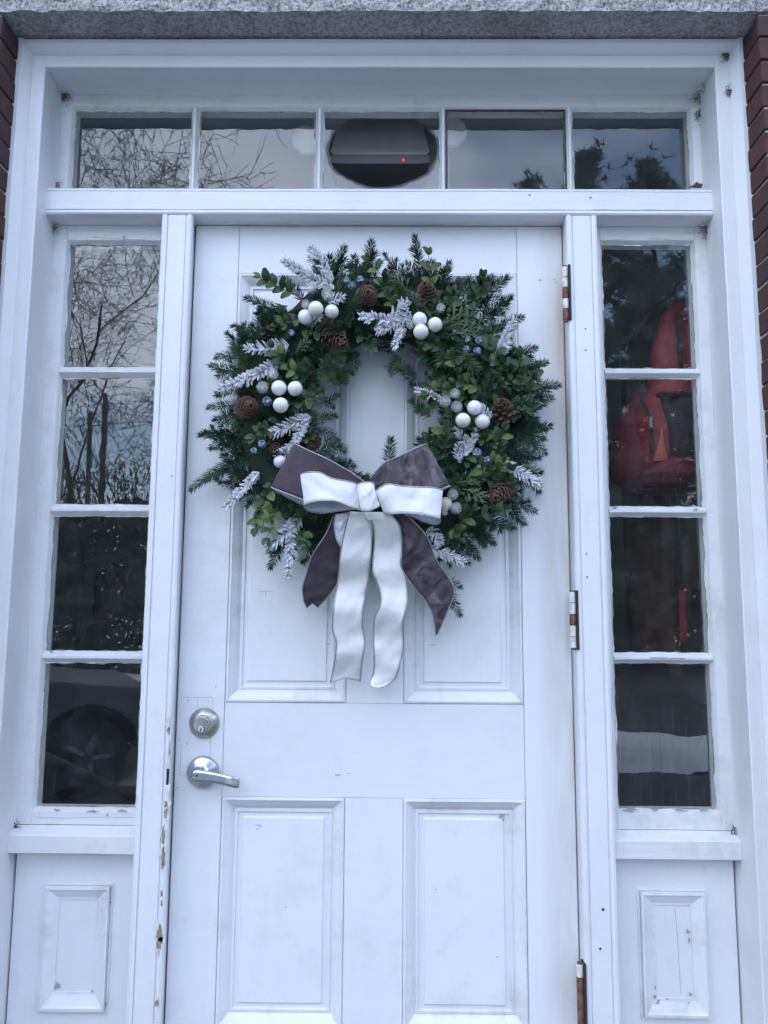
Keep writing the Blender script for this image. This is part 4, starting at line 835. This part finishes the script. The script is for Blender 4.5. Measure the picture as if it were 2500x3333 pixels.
# pine cones: spiral of scales, axis +Z
def cone_mesh(seed, n=64, openn=1.):
    q = random.Random(seed); mb = MB(); mb.lathe([(.1, -.9), (.45, -.5), (.5, 0), (.3, .6), (.05, .95)], (0, 0, 0), (0, 0, 1), 10, 'cone_scale')
    for i in range(n):
        u = i/(n-1); h = -.85+1.75*u; a = i*2.39996; r0 = .35*math.sqrt(max(0.02, 1-(u*1.0)**2.2)); L = (.62*(1-.55*u))*openn*q.uniform(.85, 1.1); el = -.35+1.5*u+q.uniform(-.1, .1)
        rd = Vector((math.cos(a), math.sin(a), 0)); d = rd*math.cos(el)+Vector((0, 0, 1))*math.sin(el); s = Vector((-math.sin(a), math.cos(a), 0)); nn = d.cross(s)*-1
        p0 = rd*r0+Vector((0, 0, h)); p1 = p0+d*L*.75; p2 = p0+d*L; w0, w1, w2 = .10, .26*(1-.4*u), .20*(1-.4*u); th = nn*.055
        V = [p0-s*w0, p0+s*w0, p1+s*w1, p1-s*w1, p2+s*w2*.75, p2-s*w2*.75]
        V = V+[v-th for v in V]; mb.add(V, [[0, 1, 2, 3], [6, 9, 8, 7], [0, 3, 9, 6], [1, 7, 8, 2]], 'cone_scale'); mb.add(V, [[3, 2, 4, 5], [9, 11, 10, 8], [5, 4, 10, 11], [2, 8, 10, 4], [3, 5, 11, 9]], 'cone_tip')
    return mb.mesh('pine_cone')
CON = [cone_mesh(1), cone_mesh(2, 70), cone_mesh(3, 40, 1.5)]
for (x, y, r, k, ax, Y) in [(1197, 961, 44, 0, (.1, -1, -.25), -.13), (1388, 947, 42, 1, (-.15, -1, .1), -.13), (1082, 1095, 62, 1, (.5, -.55, -.6), -.10), (878, 1073, 26, 2, (.2, -1, .2), -.125), (808, 1324, 45, 1, (.35, -.9, -.15), -.12), (892, 1442, 42, 1, (.2, -.6, -.8), -.10), (1635, 1334, 40, 2, (-.2, -1, .3), -.11), (1625, 1603, 44, 1, (-.3, -.7, -.4), -.115), (1450, 1168, 32, 1, (.2, -.8, -.5), -.10), (1015, 1442, 34, 0, (0, -.8, -.5), -.09)]:
    o = link('pine_cone', CON[k], wr, S(x, y, Y)); o.rotation_mode = 'QUATERNION'; o.rotation_quaternion = Vector(ax).to_track_quat('Z', 'Y'); s_ = r*(Y-CAM.y)/FPX/1.02; o.scale = (s_, s_, s_*1.1)

# ---------------------------------------------------------------- bow (a part of the wreath)
bow = link('bow', None, wr); bow['label'] = 'double bow of white ribbon over mauve grey velvet'
def zb_(p, Y): return at(850+.4521*p[0], 1400+.4521*p[1], Y)
def catmull(pts, n):
    o = []; m_ = len(pts)-1
    for i in range(n+1):
        t_ = i/n*m_; k = min(m_-1, int(t_)); f = t_-k; P = [pts[max(0, min(m_, k+j))] for j in (-1, 0, 1, 2)]
        o.append(tuple(.5*((2*P[1][c])+(-P[0][c]+P[2][c])*f+(2*P[0][c]-5*P[1][c]+4*P[2][c]-P[3][c])*f*f+(-P[0][c]+3*P[1][c]-3*P[2][c]+P[3][c])*f**3) for c in range(len(pts[0]))))
    return o
def arclen(pts, n):
    fine = catmull(pts, 200); d = [0]
    for a, b in zip(fine, fine[1:]): d.append(d[-1]+math.hypot(a[0]-b[0], a[1]-b[1])+1e-9)
    o = []; j = 0
    for i in range(n+1):
        t_ = d[-1]*i/n
        while j < len(d)-2 and d[j+1] < t_: j += 1
        f = (t_-d[j])/(d[j+1]-d[j]); o.append(tuple(fine[j][c]+(fine[j+1][c]-fine[j][c])*f for c in range(len(fine[0]))))
    return o
def ribbon(name, A, B, depth, mat, n=40, m_=10, wr_=.002, wf=16., seed=0., cup=.0, notch=0, wire=True, param='arc', lining='ribbon_lining', fold=0.):
    """A, B: the two edges; depth(u) gives Y along the ribbon"""
    if param == 'arc': EA, EB = arclen(A, n), arclen(B, n)
    else: EA, EB = catmull(A, n), catmull(B, n)
    mb = MB(); vs = []; fs = []; ea = []; eb = []
    for i in range(n+1):
        u = i/n; Y = depth(u) if callable(depth) else None
        for k in range(m_+1):
            v = k/m_; px = EA[i][0]+(EB[i][0]-EA[i][0])*v; py = EA[i][1]+(EB[i][1]-EA[i][1])*v
            if notch: py -= notch*(1-abs(2*v-1))*max(0, u-.85)/.15
            Yk = Y if Y is not None else EA[i][2]+(EB[i][2]-EA[i][2])*v
            q = noise.noise((u*wf*.6+v*1.5, v*2.0+seed, seed*3.1))*wr_*1.6+noise.noise((u*wf*2.2+v*3, v*5, seed+9))*wr_*.7*fold-cup*math.sin(v*PI)
            vs.append(zb_((px, py), Yk+q))
        ea.append(vs[-m_-1]); eb.append(vs[-1])
    for i in range(n):
        for k in range(m_): a = i*(m_+1)+k; fs.append([a, a+1, a+m_+2, a+m_+1])
    mb.add(vs, fs, mat); me = mb.mesh(name); me.materials.append(MATS[lining]); me.polygons.foreach_set('use_smooth', [True]*len(me.polygons))
    b_ = bmesh.new(); b_.from_mesh(me); b_.faces.ensure_lookup_table(); b_.normal_update()
    if b_.faces[m_*2].normal.y > 0: bmesh.ops.reverse_faces(b_, faces=b_.faces)
    b_.to_mesh(me); b_.free()
    o = link(name, me, bow); md = o.modifiers.new('thickness', 'SOLIDIFY'); md.thickness = .0006; md.offset = -1; md.material_offset = 1; md.material_offset_rim = 0
    if wire:
        pm = MB(); pm.tube(ea, .00145, 5); pm.tube(eb, .00145, 5); pm.build('piping', 'silver_piping', o, True)
    return o
lin = lambda a, b: (lambda u: a+(b-a)*u)
# velvet tails
ribbon('velvet_tail', [(520, 620), (470, 740), (370, 900), (320, 1050), (297, 1140), (308, 1230), (330, 1282)], [(620, 620), (610, 760), (585, 880), (565, 1000), (545, 1110), (480, 1200), (410, 1280)], lambda u: -.165+.085*u, 'velvet_plain', notch=34, seed=1.2, wr_=.003)
ribbon('velvet_tail', [(915, 600), (1000, 690), (1012, 880), (1012, 985), (1060, 1075), (1130, 1165), (1190, 1240), (1235, 1330), (1257, 1480)], [(1030, 600), (1120, 680), (1195, 770), (1245, 890), (1275, 960), (1330, 1030), (1390, 1150), (1345, 1300), (1267, 1470)], lambda u: -.175+.100*u, 'velvet_crushed', n=60, seed=4.4, wr_=.004, fold=1.2)
# velvet loops: out, fold, back
def loop(name, st, mat, **k):
    A = [(a[0], a[1], Y) for a, b, Y in st]; B = [(b[0], b[1], Y) for a, b, Y in st]; return ribbon(name, A, B, None, mat, param='cm', **k)
loop('velvet_loop', [((760, 385), (700, 480), -.190), ((640, 300), (560, 500), -.200), ((480, 210), (380, 520), -.206), ((350, 150), (220, 470), -.205), ((262, 108), (110, 428), -.196), ((233, 99), (69, 410), -.180), ((255, 108), (100, 430), -.164), ((360, 160), (220, 500), -.152), ((500, 230), (360, 555), -.150), ((680, 340), (600, 560), -.160)], 'velvet_plain', n=54, seed=2.2, wr_=.002)
loop('velvet_loop', [((782, 350), (830, 470), -.190), ((880, 240), (930, 500), -.202), ((1000, 185), (1080, 480), -.208), ((1110, 132), (1230, 450), -.205), ((1172, 104), (1330, 412), -.196), ((1192, 100), (1362, 400), -.180), ((1170, 112), (1330, 420), -.165), ((1080, 160), (1220, 470), -.152), ((960, 220), (1060, 500), -.150), ((820, 340), (880, 500), -.160)], 'velvet_crushed', n=54, seed=6.1, wr_=.0045, fold=1.3)
# white tails
ribbon('white_curl', [(535, 605), (527, 700), (545, 790), (572, 840)], [(640, 590), (625, 640), (605, 720), (580, 842)], lambda u: -.178+.01*u, 'ribbon_lining', n=16, seed=3.3)
ribbon('white_tail', [(640, 585), (610, 690), (577, 850), (552, 1080), (522, 1280), (513, 1440), (541, 1530), (524, 1680), (498, 1820)], [(745, 590), (795, 655), (800, 720), (790, 900), (770, 1080), (735, 1260), (730, 1400), (748, 1530), (730, 1650), (712, 1806)], lambda u: -.190+.125*u-.007*math.sin(u*11)-.005*math.sin(u*23+1), 'white_ribbon_fabric', n=70, seed=8.8, wr_=.003, wf=20, notch=26)
ribbon('white_tail', [(738, 590), (762, 648), (800, 658), (815, 780), (802, 1000), (832, 1090), (866, 1190), (855, 1270), (815, 1360), (808, 1500), (815, 1650), (810, 1740), (782, 1822), (800, 1852)], [(915, 590), (985, 668), (1010, 750), (1012, 880), (1004, 970), (1040, 1060), (1053, 1200), (1040, 1300), (1020, 1400), (1025, 1560), (1000, 1680), (970, 1780), (910, 1832), (850, 1855)], lambda u: -.196+.120*u-.008*math.sin(u*12+1.2)-.005*math.sin(u*25), 'white_ribbon_fabric', n=76, seed=9.9, wr_=.003, wf=20)
# white loops
loop('white_loop', [((695, 392), (712, 575), -.212), ((655, 374), (640, 552), -.222), ((510, 345), (540, 512), -.234), ((425, 306), (425, 508), -.236), ((335, 302), (355, 523), -.226), ((281, 322), (309, 545), -.204), ((330, 345), (335, 578), -.184), ((430, 360), (432, 597), -.176), ((560, 380), (565, 582), -.180), ((700, 420), (705, 566), -.190)], 'white_ribbon_fabric', n=60, seed=5.5, wr_=.0022)
loop('white_loop', [((815, 442), (885, 600), -.212), ((905, 390), (950, 602), -.226), ((1010, 402), (1050, 597), -.234), ((1120, 408), (1170, 610), -.234), ((1230, 412), (1250, 628), -.226), ((1307, 432), (1290, 645), -.204), ((1270, 470), (1262, 680), -.184), ((1160, 470), (1165, 657), -.178), ((1050, 470), (1060, 610), -.180), ((880, 470), (900, 575), -.190)], 'white_ribbon_fabric', n=60, seed=7.7, wr_=.0022)
ribbon('knot', [(690, 400), (705, 384), (745, 375), (790, 377), (814, 392), (803, 440)], [(714, 572), (735, 580), (775, 582), (815, 566), (850, 545), (846, 520)], lambda u: -.216-.026*math.sin(u*PI)**.7, 'white_ribbon_fabric', n=24, m_=14, seed=1.9, wr_=.004, wf=9, cup=.006, fold=.8)

# ---------------------------------------------------------------- cobwebs and litter in the corners
def cobweb(px, py, Y, r, label, n=46, seed=0):
    q = random.Random(seed); mb = MB(); c = at(px, py, Y); c.y = Y
    for i in range(n):
        p = c+Vector((q.gauss(0, r*.45), -abs(q.gauss(0, r*.12)), q.gauss(0, r*.6))); d = Vector((q.gauss(0, 1), q.gauss(0, .25), q.gauss(0, 1))).normalized()*r*q.uniform(.15, .6)
        mb.tube([p, p+d*.5+Vector((q.gauss(0, r*.08), 0, q.gauss(0, r*.08))), p+d], .00035+.0005*q.random(), 3)
    for i in range(5):
        p = c+Vector((q.gauss(0, r*.2), -.001, q.gauss(0, r*.25))); mb.lathe([(.0003, -.0015), (.0013, 0), (.0003, .0015)], p, (q.gauss(0, 1), q.gauss(0, 1), q.gauss(0, 1)), 5)
    return tag(mb.build('cobweb', 'cobweb_dust'), label, 'cobweb', 'dirty cobwebs in the frame corners')
cobweb(208, 318, -.004, .016, 'brown cobweb in the upper left corner of the transom recess', 60, 1)
cobweb(188, 600, -.006, .010, 'faint cobweb at the left end of the transom sill', 30, 2)
cobweb(2362, 182, -.103, .013, 'round brown cobweb on the upper right casing corner', 70, 3)
cobweb(2372, 298, -.103, .012, 'reddish cobweb on the right casing below the corner', 50, 4)
cobweb(2276, 318, -.010, .018, 'dark cobweb in the upper right corner of the transom recess', 80, 5)
cobweb(2280, 375, -.006, .015, 'dark cobweb beside the fifth transom pane', 60, 6)
cobweb(2295, 280, -.040, .010, 'small dark cobweb under the transom soffit at right', 40, 7)
cobweb(2298, 752, -.010, .016, 'dark cobweb in the top right corner of the right sidelight', 70, 8)
cobweb(178, 742, -.008, .011, 'dark cobweb in the top left corner of the left sidelight', 40, 9)
cobweb(1820+.482*1180, 2700, -.010, .012, 'dirt and web at the lower right corner of the right sidelight', 40, 10)
cobweb(52, 2688, -.010, .010, 'dirt and web at the left end of the left sill', 40, 11)
lf = MB(); p = at(2262, 603, -.012); lf.add([(p.x-.018, -.012, p.z-.006), (p.x-.004, -.014, p.z+.000), (p.x+.004, -.011, p.z+.010), (p.x+.010, -.016, p.z+.002), (p.x+.020, -.012, p.z+.004), (p.x+.016, -.010, p.z-.007)], [[0, 1, 2, 3, 4, 5]])
o = tag(lf.build('dead_leaf', 'leaf_brown'), 'curled brown dead leaf on the transom ledge at the right end', 'leaf'); md = o.modifiers.new('t', 'SOLIDIFY'); md.thickness = .001

# ---------------------------------------------------------------- outdoors behind the viewer, mirrored in the panes
hr = thing('handrail', 'black iron handrail beside the steps mirrored in the lower left pane', 'railing')
mb = MB(); mb.tube([(-1.02, -.40, .84), (-1.02, -.5, .80), (-1.02, -2.2, .155), (-1.02, -2.3, .08)], .021, 8); mb.build('rail', 'black_iron', hr, True)
for y, z0, z1 in ((-.62, .04, .75), (-1.55, -.6, .40), (-2.2, -.6, .15)): mb = MB(); mb.tube([(-1.02, y, z0), (-1.02, y, z1)], .015, 8); mb.build('post', 'black_iron', hr, True)

tk = thing('pickup_truck', 'dark pickup truck mirrored in the lower left sidelight pane', 'truck')
tk.location = (-2.84, -5.55, -.60); tk.rotation_euler = (0, 0, math.radians(-30))
# local: x runs from front bumper (+) to tail (-); wheel well of the near front wheel at the origin; y toward the door
def tsolid(name, prof, y0, y1, mat, taper=0):
    mb = MB(); n = len(prof); vs = [(x, y0, z) for x, z in prof]+[(x, y1-taper*max(0, z-1.1), z) for x, z in prof]; vs[:n] = [(x, y0+taper*max(0, z-1.1), z) for x, z in prof]
    mb.add(vs, [list(range(n))[::-1], list(range(n, 2*n))]+[[k, (k+1) % n, n+(k+1) % n, n+k] for k in range(n)]); o = mb.build(name, mat, tk); fix_normals(o.data)
    md = o.modifiers.new('b', 'BEVEL'); md.width = .035; md.segments = 2; md.limit_method = 'ANGLE'; return o
arch = lambda cx, r: [(cx+r*math.cos(a), .38+r*math.sin(a)) for a in [0, .5, 1.05, 1.57, 2.1, 2.64, PI]]
tsolid('body', [(.62, .40), (.66, .75), (.60, 1.02), (-.45, 1.12), (-4.5, 1.12), (-4.55, .55), (-4.4, .45)]+[(x, z) for x, z in arch(-3.5, .50)[::-1]]+[(x, z) for x, z in arch(0, .50)[::-1]], -1.85, .12, 'truck_paint')
tsolid('cab', [(-.45, 1.10), (-1.15, 1.72), (-2.35, 1.76), (-2.6, 1.10)], -1.80, .07, 'truck_paint', .22)
tsolid('side_window', [(-.85, 1.18), (-1.25, 1.62), (-1.75, 1.65), (-1.75, 1.18)], -.02, .10, 'truck_glass', .22)
tsolid('side_window', [(-1.85, 1.18), (-1.85, 1.65), (-2.25, 1.66), (-2.42, 1.18)], -.02, .10, 'truck_glass', .22)
tsolid('bumper', [(.72, .42), (.72, .62), (.56, .62), (.56, .42)], -1.82, .10, 'alloy'); box('headlight', .57, .648, -.28, .08, .70, .92, 'lamp_lens', tk, .02); box('headlight', .57, .648, -1.80, -1.44, .70, .92, 'lamp_lens', tk, .02)
box('grille', .58, .665, -1.40, -.32, .66, .93, 'rubber_black', tk, .02)
for x in (0, -3.5): box('wheel_well', x-.47, x+.47, -1.60, -.26, .36, .90, 'rubber_black', tk)
for x in (0, -3.5):
    for y in (-.02, -1.71):
        mb = MB(); s = 1 if y > -1 else -1; mb.lathe([(.22, -.1), (.36, -.11), (.38, -.07), (.38, .07), (.36, .11), (.25, .115)], (x, y, .38), (0, s, 0), 28); wo = mb.build('wheel', 'tyre', tk, True)
        mb = MB(); mb.lathe([(.25, .06), (.25, .112), (.235, .118), (.22, .085), (.08, .075), (.06, .10), (.02, .10)], (x, y, .38), (0, s, 0), 28); ro_ = mb.build('rim', 'alloy', wo, True)
        for k in range(5):
            a = 2*PI*k/5; mb = MB(); mb.tube([(x+.05*math.cos(a), y+s*.095, .38+.05*math.sin(a)), (x+.22*math.cos(a), y+s*.105, .38+.22*math.sin(a))], [.045, .03], 6); mb.build('spoke', 'alloy', wo)

def bare_tree(mb, base, H, seed, levels=6, spread=.55, mat=None, tr=.16):
    q = random.Random(seed)
    def go(p, d, L, r, lv):
        k = 4 if lv > 0 else 3; pts = [p]; c = p; dd = d
        for i in range(k):
            dd = (dd+Vector((q.gauss(0, .16), q.gauss(0, .16), q.gauss(0, .08)))).normalized(); c = c+dd*(L/k); pts.append(c)
        rd = [r*(1-.42*i/k) for i in range(k+1)]; mb.tube(pts, rd, 7 if lv == levels else (5 if lv > levels-2 else 3), mat, False)
        if lv == 0: return
        for i in range(q.choice((3, 4, 4)) if lv > 2 else 3):
            u = q.uniform(.35, 1); j = min(k-1, int(u*k)); pp = pts[j].lerp(pts[j+1], u*k-j); a = q.uniform(.35, .95)*spread/.55; ax = dd.orthogonal().normalized(); ax.rotate(Matrix.Rotation(q.uniform(0, 2*PI), 3, dd))
            nd = (dd*math.cos(a)+ax*math.sin(a)+Vector((0, 0, .06))).normalized(); go(pp, nd, L*q.uniform(.55, .8), max(.009, r*q.uniform(.32, .55)), lv-1)
    go(Vector(base), Vector((0, 0, 1)), H*.34, tr, levels)
lab = ['tall bare tree with the thickest trunk mirrored in the left sidelight', 'slimmer bare tree mirrored at the right of the left sidelight', 'bare tree with low spreading limbs mirrored at the far left']
for i, (x, y, H, sd, lv) in enumerate([(-9.6, -22.5, 29, 11, 7), (-8.3, -25, 18, 12, 6), (-8.6, -19, 24, 13, 6)]):
    tr_ = thing('bare_tree', lab[i], 'tree', 'bare winter trees across the yard'); tr_.location = (x, y, -.6)
    mb = MB(); mb.tube([(0, 0, 0), (.05, 0, H*.17), (0, 0, H*.30)], [(.15, .11, .10)[i], (.10, .08, .07)[i], (.08, .06, .05)[i]], 10); mb.build('trunk', 'bark', tr_, True)
    mb = MB(); bare_tree(mb, (0, 0, H*.02), H, sd, lv, .75, None, (.115, .085, .075)[i]); mb.build('crown', 'bark', tr_)
def pine(mb, H, Rm, seed, tr):
    q = random.Random(seed); tr.tube([(0, 0, 0), (.05, .05, H*.5), (0, 0, H*.98)], [.24, .15, .03], 8)
    z = H*.03
    while z < H:
        f = 1-(z/H); r = Rm*(f**.7)*q.uniform(.7, 1.15)+.25
        for k in range(q.randint(5, 7)):
            a = q.uniform(0, 2*PI); d = Vector((math.cos(a), math.sin(a), q.uniform(.05, .35)+.5*(1-f))); L = r*q.uniform(.6, 1.1); p0 = Vector((0, 0, z)); tr.tube([p0, p0+d*L*.5, p0+d*L+Vector((0, 0, .15*L))], [.035, .02, .008], 4)
            for s in range(int(8+L*16)):
                u = q.uniform(.25, 1.03); c = p0+d*L*u+Vector((q.gauss(0, .16), q.gauss(0, .16), q.gauss(0, .10)+.1*u))
                for j in range(9):
                    n_ = Vector((q.gauss(0, 1), q.gauss(0, 1), q.gauss(0, .8)+.4)).normalized(); s_ = n_.orthogonal().normalized()*.018; l_ = q.uniform(.18, .34); mb.add([c-s_, c+s_, c+n_*l_], [[0, 1, 2]])
        z += H*.035*q.uniform(.8, 1.25)
pl = ['tall pine mirrored in the fifth transom pane', 'dense broad pine mirrored at the top of the right sidelight', 'younger pine mirrored at the fourth transom pane', 'wide pine added behind the broad pine to close sky gaps', 'tall pine added behind the pine group to close sky gaps']  # last two pines are added to block sky in the right reflection
for i, (x, y, H, Rm, sd) in enumerate([(6.3, -21, 16.2, 2.6, 31), (8.0, -20, 15.0, 3.4, 32), (4.9, -23, 16.9, 1.5, 33), (9.6, -25, 14.0, 4.2, 34), (7.6, -27, 14.5, 3.8, 35)]):
    pt_ = thing('pine_tree', pl[i], 'tree', 'pines across the yard'); pt_.location = (x, y, -.6); cr, tr = MB(), MB(); pine(cr, H, Rm, sd, tr); tr.build('trunk', 'bark', pt_); cr.build('crown', 'pine_green', pt_)
hg = MB(); q = random.Random(5)  # invented hedge, placed to darken the reflection in the left sidelight
for i in range(32000):
    x = q.uniform(-17, -3.2); z = -.6+q.random()*(4.2+.5*noise.noise((x*.9, 1, 1))); c = Vector((x, -16.5+q.uniform(-.7, .7), z)); n_ = Vector((q.gauss(0, 1), q.gauss(0, 1), q.gauss(0, 1))).normalized(); s_ = n_.orthogonal()*.05; hg.add([c-s_, c+s_, c+n_*.2], [[0, 1, 2]])
tag(hg.build('added_hedge', 'pine_green'), 'added dark hedge behind the truck, blocking bright snow in the third left pane', 'hedge')
wd_ = MB(); q = random.Random(77)
for i in range(260): x = q.uniform(-75, 75); bare_tree(wd_, (x, q.uniform(-82, -62), -.6), q.uniform(14, 20), i, 3, .7, None, .16)
for i in range(60000):
    x = q.uniform(-70, 70); z = -.6+q.random()**1.3*(12 if x < 0 else 8.5); c = Vector((x, q.uniform(-60, -52), z)); d = Vector((q.gauss(0, .5), q.gauss(0, .5), q.gauss(.6, .6)))*q.uniform(.3, .8); n_ = Vector((.07, 0, 0)); wd_.add([c-n_, c+n_, c+d], [[0, 1, 2]])
for sg in (-1, 1):  # side woods added to cut low light from the door reveals
    for i in range(60): bare_tree(wd_, (sg*q.uniform(24, 36), q.uniform(-60, -3), -.6), q.uniform(14, 20), 400+i, 3, .7, None, .16)
    for i in range(26000):
        c = Vector((sg*q.uniform(24, 30), q.uniform(-60, -2), -.6+q.random()**1.3*12)); d = Vector((q.gauss(0, .5), q.gauss(0, .5), q.gauss(.6, .6)))*q.uniform(.4, 1.1); n_ = Vector((0, .09, 0)); wd_.add([c-n_, c+n_, c+d], [[0, 1, 2]])
tag(wd_.build('far_woods', 'far_twigs'), 'brown leafless woods along the far field edge, with added side rows that shade the door', 'woods', None, 'stuff')
